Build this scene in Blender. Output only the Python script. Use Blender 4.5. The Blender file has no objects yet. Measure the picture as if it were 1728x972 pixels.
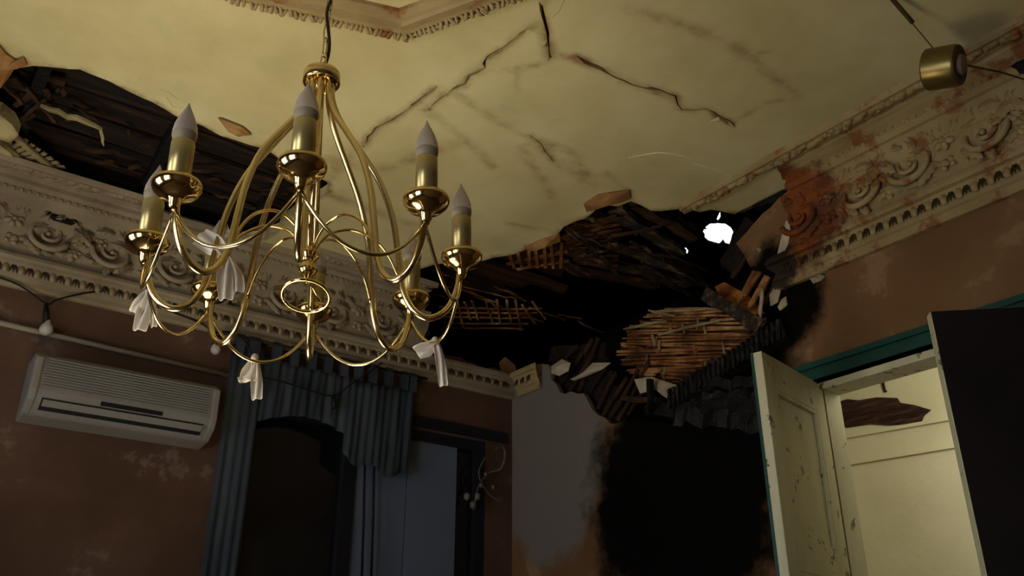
import bpy, bmesh, math, random
from mathutils import Vector, Matrix
from mathutils.geometry import delaunay_2d_cdt
from mathutils import noise as mnoise
random.seed(7)
S = bpy.context.scene
COL = S.collection
PI = math.pi
# ------------------------------------------------------------------ camera, world, lights, exposure
PITCH = math.radians(24.7); AZ = math.radians(36.6); FPX = 1500.0
CAM = Vector((-3.2196, -4.3352, 1.4))
cam = bpy.data.cameras.new('camera'); camo = bpy.data.objects.new('camera', cam); COL.objects.link(camo)
cam.sensor_width = 36; cam.lens = 36*FPX/1728; cam.clip_start = .05
camo.location = CAM; camo.rotation_euler = (PI/2+PITCH, 0, -AZ)
S.camera = camo
w = bpy.data.worlds.new('sky'); S.world = w; w.use_nodes = True
w.node_tree.nodes['Background'].inputs[0].default_value = (.93, .97, 1, 1)
w.node_tree.nodes['Background'].inputs[1].default_value = 6.0
S.view_settings.view_transform = 'Standard'; S.view_settings.look = 'None'
S.view_settings.exposure = 0.0; S.view_settings.gamma = 1.0; S.view_settings.use_curve_mapping = False
S.cycles.use_denoising = True
S.cycles.max_bounces = 6

def area(name, loc, target, sx, sy, power, col):
    l = bpy.data.lights.new(name, 'AREA'); l.shape = 'RECTANGLE'; l.size = sx; l.size_y = sy; l.energy = power; l.color = col
    o = bpy.data.objects.new(name, l); COL.objects.link(o); o.location = loc
    o.rotation_euler = (Vector(target)-Vector(loc)).to_track_quat('-Z', 'Y').to_euler()
    return o
area('window_daylight', (-4.95, -2.0, 1.6), (0, -2.0, 2.6), 1.1, 1.5, 2.0, (.95, .97, 1))
area('window_daylight', (-4.95, -3.9, 1.6), (0, -3.0, 2.6), 1.1, 1.5, 1.4, (.95, .97, 1))
wl = area('work_lamp', (-2.75, -1.95, .9), (-2.45, -1.75, 3.6), .8, .8, 15.5, (1, .88, .58)); wl.data.spread = math.radians(115)
area('next_room_light', (.65, -3.0, 2.85), (1.6, -1.7, 2.95), .5, .5, 13, (1, .93, .75))

# ------------------------------------------------------------------ helpers
_h = Vector((math.sin(AZ), math.cos(AZ), 0)); _r = Vector((math.cos(AZ), -math.sin(AZ), 0))
_f = Vector((_h.x*math.cos(PITCH), _h.y*math.cos(PITCH), math.sin(PITCH)))
_u = Vector((-_h.x*math.sin(PITCH), -_h.y*math.sin(PITCH), math.cos(PITCH)))
def P(px, py, ax, val):
    """point of the real plane (axis ax = val) that was surveyed at this pixel of the photograph"""
    d = _f + _r*((px-864)/FPX) - _u*((py-486)/FPX)
    return CAM + d*((val-CAM[ax])/d[ax])
def lin(h):
    h = h.lstrip('#'); o = []
    for i in (0, 2, 4):
        c = int(h[i:i+2], 16)/255
        o.append(c/12.92 if c <= .04045 else ((c+.055)/1.055)**2.4)
    return (*o, 1)
def mk(name, cols, scale=4, rough=.8, metal=0, bump=.2, bscale=30, stretch=(1, 1, 1), detail=6, spec=.3, pos=None, noise_rough=.6, dist=.01):
    m = bpy.data.materials.new(name); m.use_nodes = True; nt = m.node_tree; b = nt.nodes['Principled BSDF']
    b.inputs['Roughness'].default_value = rough; b.inputs['Metallic'].default_value = metal
    b.inputs['Specular IOR Level'].default_value = spec
    tc = nt.nodes.new('ShaderNodeTexCoord'); mp = nt.nodes.new('ShaderNodeMapping'); mp.inputs['Scale'].default_value = stretch
    nt.links.new(tc.outputs['Object'], mp.inputs['Vector'])
    n = nt.nodes.new('ShaderNodeTexNoise'); n.inputs['Scale'].default_value = scale; n.inputs['Detail'].default_value = detail
    n.inputs['Roughness'].default_value = noise_rough
    nt.links.new(mp.outputs[0], n.inputs['Vector'])
    r = nt.nodes.new('ShaderNodeValToRGB'); el = r.color_ramp.elements
    k = len(cols); ps = pos or [.3+.4*i/max(1, k-1) for i in range(k)]
    while len(el) < k: el.new(.5)
    for i, (p_, c) in enumerate(zip(ps, cols)): el[i].position = p_; el[i].color = lin(c)
    nt.links.new(n.outputs['Fac'], r.inputs['Fac']); nt.links.new(r.outputs['Color'], b.inputs['Base Color'])
    if bump:
        n2 = nt.nodes.new('ShaderNodeTexNoise'); n2.inputs['Scale'].default_value = bscale; n2.inputs['Detail'].default_value = 5
        nt.links.new(mp.outputs[0], n2.inputs['Vector'])
        bp = nt.nodes.new('ShaderNodeBump'); bp.inputs['Strength'].default_value = bump; bp.inputs['Distance'].default_value = dist
        nt.links.new(n2.outputs['Fac'], bp.inputs['Height']); nt.links.new(bp.outputs[0], b.inputs['Normal'])
    m['out'] = r.name
    return m
def overlay(m, col, mode, **k):
    """mix a stain colour over the base: mode 'attr' = painted stain layer, 'band' = noise-edged patch at a place"""
    nt = m.node_tree; b = nt.nodes['Principled BSDF']; src = b.inputs['Base Color'].links[0].from_socket
    mx = nt.nodes.new('ShaderNodeMix'); mx.data_type = 'RGBA'; mx.inputs[7].default_value = lin(col)
    nt.links.new(src, mx.inputs[6]); nt.links.new(mx.outputs[2], b.inputs['Base Color'])
    def M(op, a, b_=None, c=None):
        n = nt.nodes.new('ShaderNodeMath'); n.operation = op
        for i, v in enumerate((a, b_, c)):
            if v is None: continue
            if isinstance(v, (int, float)): n.inputs[i].default_value = v
            else: nt.links.new(v, n.inputs[i])
        return n.outputs[0]
    g = nt.nodes.new('ShaderNodeNewGeometry')
    ns = nt.nodes.new('ShaderNodeTexNoise'); ns.inputs['Scale'].default_value = k.get('scale', 6); ns.inputs['Detail'].default_value = 6
    ns.inputs['Roughness'].default_value = .65
    nt.links.new(g.outputs['Position'], ns.inputs['Vector'])
    if mode == 'attr':
        a = nt.nodes.new('ShaderNodeAttribute'); a.attribute_name = k['attr']
        nv = M('MULTIPLY_ADD', ns.outputs['Fac'], 1.6, -.3)
        v = M('MULTIPLY', a.outputs['Fac'], nv); mrk = (k.get('lo', .05), k.get('hi', .6))
    elif mode == 'blob':           # ellipsoid patches, union
        v = None
        for (c, rad) in k['blobs']:
            s = nt.nodes.new('ShaderNodeVectorMath'); s.operation = 'SUBTRACT'; nt.links.new(g.outputs['Position'], s.inputs[0]); s.inputs[1].default_value = c
            d = nt.nodes.new('ShaderNodeVectorMath'); d.operation = 'DIVIDE'; nt.links.new(s.outputs[0], d.inputs[0]); d.inputs[1].default_value = rad
            L = nt.nodes.new('ShaderNodeVectorMath'); L.operation = 'LENGTH'; nt.links.new(d.outputs[0], L.inputs[0])
            t = M('SUBTRACT', 1, L.outputs['Value']); v = t if v is None else M('MAXIMUM', v, t)
        v = M('ADD', v, M('MULTIPLY_ADD', ns.outputs['Fac'], k.get('amp', 1.2), -.5*k.get('amp', 1.2))); mrk = (k.get('lo', 0), k.get('hi', .25))
    else:                          # plain noise patches
        v = ns.outputs['Fac']; mrk = (k.get('lo', .5), k.get('hi', .6))
    mr = nt.nodes.new('ShaderNodeMapRange'); mr.interpolation_type = 'SMOOTHSTEP'
    mr.inputs[1].default_value, mr.inputs[2].default_value = mrk; mr.inputs[4].default_value = k.get('max', 1)
    nt.links.new(v, mr.inputs[0]); nt.links.new(mr.outputs[0], mx.inputs[0])
    return m

class MB:
    def __init__(s): s.v = []; s.f = []
    def add(s, vs, fs):
        o = len(s.v); s.v += [tuple(x) for x in vs]; s.f += [tuple(i+o for i in q) for q in fs]; return s
    def box(s, a, b, m=None):
        (x0, y0, z0), (x1, y1, z1) = a, b
        vs = [Vector(c) for c in ((x0,y0,z0),(x1,y0,z0),(x1,y1,z0),(x0,y1,z0),(x0,y0,z1),(x1,y0,z1),(x1,y1,z1),(x0,y1,z1))]
        if m: vs = [m @ q for q in vs]
        return s.add(vs, [(3,2,1,0),(4,5,6,7),(0,1,5,4),(1,2,6,5),(2,3,7,6),(3,0,4,7)])
    def strip(s, p0, p1, wd, th, n, seg=1, wob=0, taper=0, jag=0):
        p0 = Vector(p0); p1 = Vector(p1); d = (p1-p0).normalized(); n = Vector(n).normalized()
        n = (n - d*n.dot(d)).normalized(); sd = n.cross(d)
        rings = []
        for i in range(seg+1):
            t = i/seg; c = p0.lerp(p1, t); k = 1-taper*abs(2*t-1)**3
            if wob: c = c + n*random.uniform(-wob, wob)+sd*random.uniform(-wob, wob)
            j = [d*random.uniform(-jag, jag)*(1 if i in (0, seg) else 0) for _ in range(4)]
            k2 = k*random.uniform(1-.25*(wob > 0), 1)
            rings.append([c+sd*(a*wd*k2/2)+n*(b*th/2)+j[q] for q, (a, b) in enumerate(((-1,-1),(1,-1),(1,1),(-1,1)))])
        vs = [q for r_ in rings for q in r_]; fs = []
        for i in range(seg):
            for j in range(4):
                fs.append((i*4+j, i*4+(j+1) % 4, i*4+4+(j+1) % 4, i*4+4+j))
        fs += [(3,2,1,0), tuple(seg*4+i for i in range(4))]
        return s.add(vs, fs)
    def tube(s, pts, r, n=8, closed=False):
        pts = [Vector(p) for p in pts]; N = len(pts); rr = r if isinstance(r, (list, tuple)) else [r]*N
        up = None; vs = []; fs = []
        for i, p in enumerate(pts):
            if closed: t = (pts[(i+1) % N]-pts[i-1]).normalized()
            else: t = (pts[min(i+1, N-1)]-pts[max(i-1, 0)]).normalized()
            if up is None:
                up = t.orthogonal().normalized()
            up = (up - t*up.dot(t)).normalized(); sd = t.cross(up)
            vs += [p+(up*math.cos(2*PI*k/n)+sd*math.sin(2*PI*k/n))*rr[i] for k in range(n)]
        L = N if closed else N-1
        for i in range(L):
            for k in range(n):
                a = i*n+k; b = i*n+(k+1) % n; c = ((i+1) % N)*n+(k+1) % n; d = ((i+1) % N)*n+k
                fs.append((a, b, c, d))
        if not closed: fs += [tuple(reversed(range(n))), tuple((N-1)*n+k for k in range(n))]
        return s.add(vs, fs)
    def lathe(s, prof, n=24, m=None):
        vs = []; fs = []
        for (r, z) in prof:
            vs += [Vector((r*math.cos(2*PI*k/n), r*math.sin(2*PI*k/n), z)) for k in range(n)]
        for i in range(len(prof)-1):
            for k in range(n): fs.append((i*n+k, i*n+(k+1) % n, (i+1)*n+(k+1) % n, (i+1)*n+k))
        fs += [tuple(reversed(range(n))), tuple((len(prof)-1)*n+k for k in range(n))]
        if m: vs = [m @ q for q in vs]
        return s.add(vs, fs)
    def ball(s, c, r, n=8, m=4, zs=1):
        pr = [(max(1e-4, r*math.sin(PI*i/m)), -r*zs*math.cos(PI*i/m)) for i in range(m+1)]
        return s.lathe(pr, n, Matrix.Translation(c))
    def build(s, name, mat, parent=None, smooth=False, bevel=0):
        me = bpy.data.meshes.new(name); me.from_pydata(s.v, [], s.f); me.update()
        o = bpy.data.objects.new(name, me); COL.objects.link(o)
        if mat: me.materials.append(mat)
        if smooth:
            for p in me.polygons: p.use_smooth = True
        if parent: o.parent = parent
        if bevel:
            bv = o.modifiers.new('bevel', 'BEVEL'); bv.width = bevel; bv.segments = 2; bv.limit_method = 'ANGLE'
        return o
def tag(o, label=None, cat=None, group=None, kind=None):
    if label: o['label'] = label
    if cat: o['category'] = cat
    if group: o['group'] = group
    if kind: o['kind'] = kind
    return o
def empty(name, loc, label=None, cat=None, group=None, kind=None):
    o = bpy.data.objects.new(name, None); COL.objects.link(o); o.location = loc; o.empty_display_size = .05
    return tag(o, label, cat, group, kind)
def keep(o, parent):
    """parent o (whose mesh is in world coordinates) to an Empty without moving it"""
    o.parent = parent; o.matrix_parent_inverse = Matrix.Translation(parent.location).inverted(); return o
def smooth(o, ang=40):
    for p in o.data.polygons: p.use_smooth = True
    e = o.modifiers.new('edges', 'EDGE_SPLIT'); e.split_angle = math.radians(ang); return o
def rag(poly, step=.05, amp=.02, closed=True):
    out = []; N = len(poly)
    for i in range(N if closed else N-1):
        a = Vector(poly[i]); b = Vector(poly[(i+1) % N]); k = max(1, int((b-a).length/step))
        for j in range(k):
            q = a.lerp(b, j/k)
            if j: q = q+Vector((random.uniform(-amp, amp), random.uniform(-amp, amp)))
            out.append(q)
    return out
def inside(p, poly):
    x, y = p[0], p[1]; c = False; N = len(poly); j = N-1
    for i in range(N):
        xi, yi = poly[i][0], poly[i][1]; xj, yj = poly[j][0], poly[j][1]
        if (yi > y) != (yj > y) and x < (xj-xi)*(y-yi)/(yj-yi)+xi: c = not c
        j = i
    return c
def segdist(p, a, b):
    d = b-a; t = max(0, min(1, (p-a).dot(d)/max(1e-9, d.dot(d)))); return (p-a-d*t).length
def sheet(outer, holes, to3, thick, nrm, grid, name, mat, attr=None, relief=None):
    """a plaster skin: outer outline minus ragged holes, triangulated on a grid, with real thickness"""
    pts = []; edges = []
    def ring(pl):
        o = len(pts); pts.extend(Vector(q).to_2d() for q in pl); n = len(pl)
        edges.extend((o+i, o+(i+1) % n) for i in range(n))
    ring(outer)
    for hl in holes: ring(hl)
    for (x0, x1, y0, y1, st) in grid:
        x = x0
        while x < x1:
            y = y0
            while y < y1:
                q = Vector((x+random.uniform(-.2, .2)*st, y+random.uniform(-.2, .2)*st))
                if inside(q, outer) and not any(inside(q, hl) for hl in holes): pts.append(q)
                y += st
            x += st
    V, E_, Fc, _, _, _ = delaunay_2d_cdt(pts, edges, [], 0, 1e-5)
    tris = []
    for f in Fc:
        c = sum((V[i] for i in f), Vector((0, 0)))/len(f)
        if inside(c, outer) and not any(inside(c, hl) for hl in holes): tris.append(tuple(f))
    used = sorted({i for t in tris for i in t}); ix = {i: k for k, i in enumerate(used)}; n = len(used)
    n3 = Vector(nrm)
    front = [to3(V[i])-n3*(relief(V[i]) if relief else 0) for i in used]
    back = [to3(V[i])+n3*thick for i in used]
    fs = [tuple(ix[i] for i in t) for t in tris]; cnt = {}
    for t in fs:
        for a, b in ((t[0], t[1]), (t[1], t[2]), (t[2], t[0])):
            cnt[(a, b)] = cnt.get((a, b), 0)+1
    side = [(b, a, a+n, b+n) for (a, b) in cnt if (b, a) not in cnt]
    m = MB(); m.add(front+back, fs+[tuple(i+n for i in reversed(t)) for t in fs]+side)
    o = m.build(name, mat)
    if attr:
        for an, fn in attr.items():
            at = o.data.attributes.new(an, 'FLOAT', 'POINT')
            vals = [fn(V[i]) for i in used]*2
            at.data.foreach_set('value', vals)
    bm = bmesh.new(); bm.from_mesh(o.data); bmesh.ops.recalc_face_normals(bm, faces=bm.faces); bm.to_mesh(o.data); bm.free()
    return o

# ------------------------------------------------------------------ materials
M_ceil = mk('ceiling_plaster', ['#b5a676', '#c7b889', '#d2c69a'], 1.6, .85, bump=.25, bscale=14)
overlay(M_ceil, '#a5ad84', 'noise', scale=2.3, lo=.56, hi=.7, max=.5)
overlay(M_ceil, '#7a4f27', 'attr', attr='stain', scale=5, lo=.08, hi=.62, max=.85)
overlay(M_ceil, '#4a2b14', 'attr', attr='burn', scale=9, lo=.15, hi=.8, max=.85)
M_trimA = mk('cornice_plaster', ['#75654f', '#8b7b64', '#9c8d76'], 3, .8, bump=.2, bscale=25)
overlay(M_trimA, '#5a4034', 'noise', scale=4.2, lo=.55, hi=.7, max=.6)
M_trimB = mk('cornice_plaster_rusty', ['#87704a', '#9d875f', '#ad9a74'], 3, .75, bump=.2, bscale=25)
overlay(M_trimB, '#7a3f16', 'noise', scale=8, lo=.52, hi=.63, max=.75)
overlay(M_trimB, '#54270a', 'blob', blobs=[((-.08, -2.2, 3.40), (.16, .38, .36))], scale=8, amp=1.0, lo=0, hi=.3, max=.95)
overlay(M_trimB, '#8a450f', 'blob', blobs=[((-.08, -2.25, 3.42), (.16, .40, .34))], scale=10, amp=3.2, lo=.3, hi=.8, max=.7)
overlay(M_trimB, '#1c0e06', 'blob', blobs=[((-.08, -2.25, 3.38), (.16, .24, .25))], scale=16, amp=4.5, lo=.95, hi=1.4, max=.9)
overlay(M_trimB, '#1a0d06', 'blob', blobs=[((-.05, -2.08, 3.2), (.2, .16, .14))], scale=9, amp=1.2, lo=0, hi=.3, max=.95)
M_wallA = mk('wall_paint_mauve_brown', ['#442f22', '#543b2d', '#63493b'], 1.6, .85, bump=.2, bscale=12)
overlay(M_wallA, '#7a6c62', 'noise', scale=3.2, lo=.58, hi=.64, max=.5)
M_wallB = mk('wall_paint_tan', ['#684b31', '#78583a', '#846545'], 1.3, .9, spec=.1, bump=.2, bscale=12)
overlay(M_wallB, '#977759', 'noise', scale=2.6, lo=.56, hi=.63, max=.6)
overlay(M_wallB, '#77706a', 'blob', blobs=[((0, -.35, 2.75), (.6, .55, .75))], scale=3, amp=.5, lo=0, hi=.2, max=.9)
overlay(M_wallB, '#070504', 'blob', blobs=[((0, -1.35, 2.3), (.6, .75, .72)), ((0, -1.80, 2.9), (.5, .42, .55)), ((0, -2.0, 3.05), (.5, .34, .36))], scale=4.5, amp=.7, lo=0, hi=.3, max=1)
M_char = mk('charred_wood', ['#030202', '#080706', '#110e0c'], 9, .75, bump=.9, bscale=22, dist=.03)
M_charash = mk('charred_wood_with_ash', ['#050404', '#131110', '#55555c'], 8, .6, bump=1, bscale=18, dist=.03, pos=[.42, .60, .80])
M_attic = mk('sooty_attic_timber', ['#020202', '#060504', '#0c0a08'], 3, .95, bump=.2, spec=.05)
M_board = mk('smoked_board', ['#1c1009', '#3d2512', '#6a4420'], 3, .8, bump=.5, bscale=12, stretch=(.5, 7, 7))
M_board2 = mk('dark_smoked_board', ['#070504', '#1b100a', '#3a2213'], 4, .8, bump=.5, bscale=12, stretch=(.6, 6, 6))
M_ashboard = mk('ash_grey_board', ['#120d09', '#33281d', '#7b6a55'], 7, .85, bump=.9, bscale=14, stretch=(1, 3, 3))
M_lath = mk('bare_lath', ['#2a1608', '#83522a', '#cc9c66'], 6, .75, bump=.3, bscale=30)
M_lathback = mk('orange_boarding', ['#140903', '#45270f', '#83522a'], 5, .8, bump=.5, bscale=10, stretch=(5, 1, 6))
M_lathdark = mk('dark_lath', ['#170d08', '#33200f', '#5a3a20'], 6, .8, bump=.3, bscale=30)
M_lathpale = mk('pale_lath', ['#5f5236', '#8d7d58', '#ab9c76'], 6, .8, bump=.3, bscale=30)
M_chunk = mk('broken_plaster', ['#8c7c68', '#b5a48c', '#cdbfa8'], 4, .9, bump=.4, bscale=20)
M_orange = mk('fresh_split_wood', ['#5a2c0c', '#b0662a', '#d89350'], 6, .7, bump=.5, bscale=16, stretch=(1, 1, 5))
M_gold = mk('polished_brass', ['#dcbb78', '#ecd092'], 3, .12, metal=1, bump=0)
M_goldsat = mk('satin_brass', ['#d8bf8a', '#e6d2a2'], 3, .2, metal=1, bump=0)
M_sleeve = mk('candle_sleeve', ['#b39f68', '#c8b47e'], 3, .32, metal=.75, bump=0)
M_bulb = mk('frosted_bulb_glass', ['#cdbdb0', '#d9cabd'], 3, .35, bump=0, spec=.5)
_b = M_bulb.node_tree.nodes['Principled BSDF']; _b.inputs['Transmission Weight'].default_value = .55; _b.inputs['IOR'].default_value = 1.15
M_opal = mk('opal_bulb_glass', ['#a9a29b', '#bdb6af'], 3, .3, bump=0, spec=.5)
M_ribbon = mk('satin_ribbon', ['#bdb1a2', '#d6cabb'], 5, .42, bump=0, spec=.6)
M_black = mk('black_cable', ['#070707', '#121110'], 5, .6, bump=0)
M_cord = mk('brown_flex', ['#23150d', '#33200f'], 8, .6, bump=0)
M_ac = mk('aged_white_plastic', ['#777270', '#85807c'], 2, .5, bump=.05)
M_acdark = mk('dark_slot', ['#0a0a0c', '#131318'], 2, .6, bump=0)
M_pipe = mk('painted_pipe', ['#857e70', '#989080'], 2, .5, bump=.05)
M_curtain = mk('blue_grey_curtain', ['#20242c', '#2e343d', '#3d444c'], 7, .9, bump=.15, bscale=60, stretch=(1, 1, .2))
M_winframe = mk('dark_window_frame', ['#121218', '#1e1e26'], 4, .5, bump=.1)
M_pale = mk('pale_blue_grey_panel', ['#5c6579', '#687286'], 1.5, .55, bump=.05)
M_glass = mk('dark_window_glass', ['#0b0d12', '#10131a'], 2, .12, bump=0, spec=.6)
M_green = mk('dark_green_paint', ['#0b302b', '#114239', '#174b41'], 3, .5, bump=.2)
M_doorw = mk('worn_cream_paint', ['#b3ad88', '#c8c29e', '#d6d0ae'], 4, .55, bump=.2, bscale=20, stretch=(1, 1, .3))
overlay(M_doorw, '#3a2c20', 'noise', scale=13, lo=.60, hi=.65, max=.85)
M_doord = mk('dark_door_face', ['#0d090a', '#1a1215', '#27191c'], 2, .6, bump=.2)
M_room = mk('cream_room_plaster', ['#c3bd9d', '#d2ccae', '#dcd7bd'], 1.2, .9, bump=.15)
M_rip = mk('bare_wood_under_plaster', ['#170d0b', '#38231d', '#5c3f34'], 5, .9, bump=.9, bscale=14, stretch=(3, 1, 8), dist=.03)
M_floor = mk('worn_floor_boards', ['#3a2a1c', '#553d28'], 3, .7, bump=.2, stretch=(1, 6, 1))
M_back = mk('painted_back_wall', ['#5a4a38', '#6a5844'], 1.5, .85, bump=.1)
M_steel = mk('aged_metal_fixture', ['#7d6c42', '#94824f'], 3, .35, metal=.9, bump=0)
M_pink = mk('dusty_pink_lens', ['#7a6250', '#8c7462'], 3, .5, bump=0)
M_fixface = mk('dull_bronze_ring', ['#4a3f26', '#5c5032'], 3, .5, metal=.4, bump=0)
M_torn = mk('torn_brown_paper', ['#6a4526', '#8d6338', '#a98456'], 5, .85, bump=.5, bscale=15)
M_sconce = mk('tarnished_pale_metal', ['#4a4640', '#8a837a'], 8, .5, metal=.3, bump=.1)

# ------------------------------------------------------------------ the room shell
ZC = 3.6; XL = -5.05; YB = -5.3
def c2(px, py): q = P(px, py, 2, ZC); return (q.x, q.y)
def a2(px, py): q = P(px, py, 1, 0); return (q.x, q.z)
def b2(px, py): q = P(px, py, 0, 0); return (q.y, q.z)
hole1 = rag([c2(*q) for q in ((-70,105),(-20,112),(5,108),(28,112),(80,111),(135,115),(152,123),(185,133),(240,163),(300,192),(340,208),(372,226),(420,243),(450,250),(470,260),(500,268),(528,290),(552,304),(556,321),(540,332),(505,340),(500,352),(478,372),(470,388),(440,402),(400,404),(365,396),(300,376),(200,342),(120,311),(60,285),(30,270),(0,240),(-10,228),(20,236),(32,224),(22,205),(0,188),(-70,170))], .05, .011)
hole2 = rag([c2(*q) for q in ((690,470),(705,452),(745,444),(800,437),(852,431),(884,421),(886,412),(905,411),(925,402),(941,400),(945,388),(962,374),(1000,355),(1012,342),(1040,341),(1064,338),(1098,350),(1150,350),(1180,357),(1200,351),(1240,362),(1290,342),(1330,318),(1368,299),(1372,306))]
             + [(.06, -2.33), (.06, 0.06), (-1.0, 0.06)], .05, .012)
def clip(pl): return [Vector((max(XL+.02, q[0]), max(YB+.02, q[1]))) for q in pl]
hole1 = clip(hole1); hole2 = clip(hole2)
cracks_px = [  # (polyline, width in metres along it)
 ([(893,42),(878,52),(860,68),(842,82),(824,93),(816,104),(819,116),(803,124),(792,129),(785,143),(762,152),(745,163),(728,176),(722,184)], .012),
 ([(736,146),(726,151),(706,168),(690,182),(672,194),(648,205),(634,214),(622,228),(614,243)], .012),
 ([(912,0),(917,22),(920,40),(924,58),(927,80),(927,93)], .014),
 ([(972,95),(1000,108),(1028,122),(1066,139),(1100,150),(1128,160),(1140,165),(1150,182),(1172,184),(1194,186),(1216,197),(1238,209)], .011),
 ([(895,228),(912,243),(927,262),(934,272)], .007),
 ([(1224,107),(1252,98),(1276,92)], .005), ([(280,165),(292,178),(320,186)], .004), ([(233,132),(240,134)], .006),
 ([(952,0),(945,18),(932,30)], .006), ([(862,376),(880,380),(896,383)], .008), ([(270,152),(285,158),(300,170)],.003)]
stain_px = [([(760,152),(800,178),(840,204),(880,225),(920,240),(960,256),(1000,300)], 14), ([(722,190),(760,215),(790,240),(830,280)], 16), ([(895,228),(935,272),(1000,310)], 16),
 ([(893,42),(916,30),(925,90),(970,97)], 12), ([(1050,12),(1130,36),(1220,66),(1262,92),(1300,125),(1350,165)], 16), ([(927,93),(905,110),(860,118),(820,120)], 10),
 ([(1240,90),(1300,88)], 8), ([(1350,165),(1290,172),(1250,200)], 10), ([(560,270),(640,285),(760,245)], 22), ([(860,376),(940,392)], 14), ([(690,380),(560,330)], 22), ([(868,118),(876,155)],9),
 ([(930,330),(880,250)], 18), ([(615,240),(560,300)], 18), ([(1020,290),(1060,320)], 12), ([(0,88),(40,100),(70,108)], 26)]
def polyw(pl, k=.003): return [Vector(c2(*q)) for q in pl]
slots = []
for pl, wd in cracks_px:
    q = polyw(pl); fine = []
    for i in range(len(q)-1):
        n = max(1, int((q[i+1]-q[i]).length/.03))
        for j in range(n): fine.append(q[i].lerp(q[i+1], j/n)+Vector((random.uniform(-.004, .004), random.uniform(-.004, .004))))
    fine.append(q[-1]); N = len(fine); L = []; R = []
    for i, p in enumerate(fine):
        t = (fine[min(N-1, i+1)]-fine[max(0, i-1)]).normalized(); nn = Vector((-t.y, t.x))
        e = min(1, i/2.5, (N-1-i)/2.5); wv = max(.0008, wd*.5*e*random.uniform(.45, 1.1))
        L.append(p+nn*wv); R.append(p-nn*wv)
    slots.append(L+R[::-1])
stains = [(polyw(pl), wpx*.0026) for pl, wpx in stain_px]
cracks = [polyw(pl) for pl, _ in cracks_px]
def near(p, pl): return min(segdist(p, pl[i], pl[i+1]) for i in range(len(pl)-1))
def f_stain(p):
    v = 0
    for pl, wd in stains:
        d = near(p, pl)
        if d < wd*2: v = max(v, .62*math.exp(-(d/wd)**2))
    for pl in cracks[:5]:
        d = near(p, pl)
        if d < .08: v = max(v, .8*math.exp(-(d/.03)**2))
    return v
def edge_d(p):
    d = 9
    for hl in (hole1, hole2):
        for i in range(len(hl)):
            dd = segdist(p, hl[i-1], hl[i]); d = min(d, dd)
    return d
_ed = {}
def f_burn(p):
    k = (round(p.x, 4), round(p.y, 4))
    if k not in _ed: _ed[k] = edge_d(p)
    return .9*math.exp(-(_ed[k]/.03)**2)
def relief(p):
    k = (round(p.x, 4), round(p.y, 4))
    if k not in _ed: _ed[k] = edge_d(p)
    v = mnoise.noise(Vector((p.x*1.1, p.y*1.1, 3)))*.012+mnoise.noise(Vector((p.x*4, p.y*4, 8)))*.004
    e = min(1, -p.x/.3, -p.y/.3)
    v = v*max(0, e)+.02*math.exp(-(_ed[k]/.07)**2)*(.5+mnoise.noise(Vector((p.x*9, p.y*9, 1))))*max(0, e)
    if _ed[k] > .02:      # sagging flap on the crack lines: one side hangs a little lower
        for pl in cracks[:4]:
            d = near(p, pl)
            if d < .12:
                a, b = pl[0], pl[-1]; sgn = 1 if (b-a).cross(p-a) > 0 else -1
                v += .007*sgn*(1-d/.12)**2
    return v
outer = [Vector(q) for q in ((XL, YB), (0, YB), (0, 0), (XL, 0))]
ceil = sheet(outer, [hole1, hole2]+slots, lambda q: Vector((q.x, q.y, ZC)), .045, (0, 0, 1),
             [(-3.5, -.03, -3.7, -.03, .034), (-5, -3.5, -5.2, -.03, .25), (-3.5, -.03, -5.2, -3.7, .25)], 'ceiling', M_ceil,
             {'stain': f_stain, 'burn': f_burn}, relief)
smooth(ceil, 35); tag(ceil, kind='structure', label='cracked cream plaster ceiling with two burnt holes')

m = MB(); q = [P(x, y, 2, ZC) for x, y in ((1060,266),(1085,261),(1110,257),(1135,259),(1155,263),(1172,270),(1174,276),(1190,281),(1215,287),(1236,295))]
m.tube([p+Vector((0, 0, -.001)) for p in q], [.0015, .002, .003, .0025, .002, .002, .0045, .004, .003, .0015], 6)
m.build('crack_lip', mk('fresh_plaster_edge', ['#d2c8a4', '#ded6b8'], 5, .9, bump=0), ceil)['label'] = 'pale raised lip of a hairline crack'
# wall A (far left wall, y = 0): skin with the burnt top corner and the window opening cut out
WX0, WX1, WZ0, WZ1 = -1.72, -.2, .8, 2.80
burnA = rag([(-.70, 3.66), (-.66, 3.5), (-.62, 3.40), (-.70, 3.31), (-.60, 3.275), (-.45, 3.30), (-.25, 3.27), (-.1, 3.29), (.05, 3.25), (.05, 3.66)], .05, .012)
def clipA(pl): return [Vector(q) for q in pl]
winA = [Vector(q) for q in ((WX0, WZ0), (WX1, WZ0), (WX1, WZ1), (WX0, WZ1))]
wallA = sheet([Vector(q) for q in ((XL, 0), (0, 0), (0, ZC), (XL, ZC))], [clipA(burnA), winA], lambda q: Vector((q.x, 0, q.y)), .04, (0, 1, 0), [(-5, 0, 0, 3.6, .2)], 'wall_far', M_wallA)
tag(wallA, kind='structure')
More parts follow.
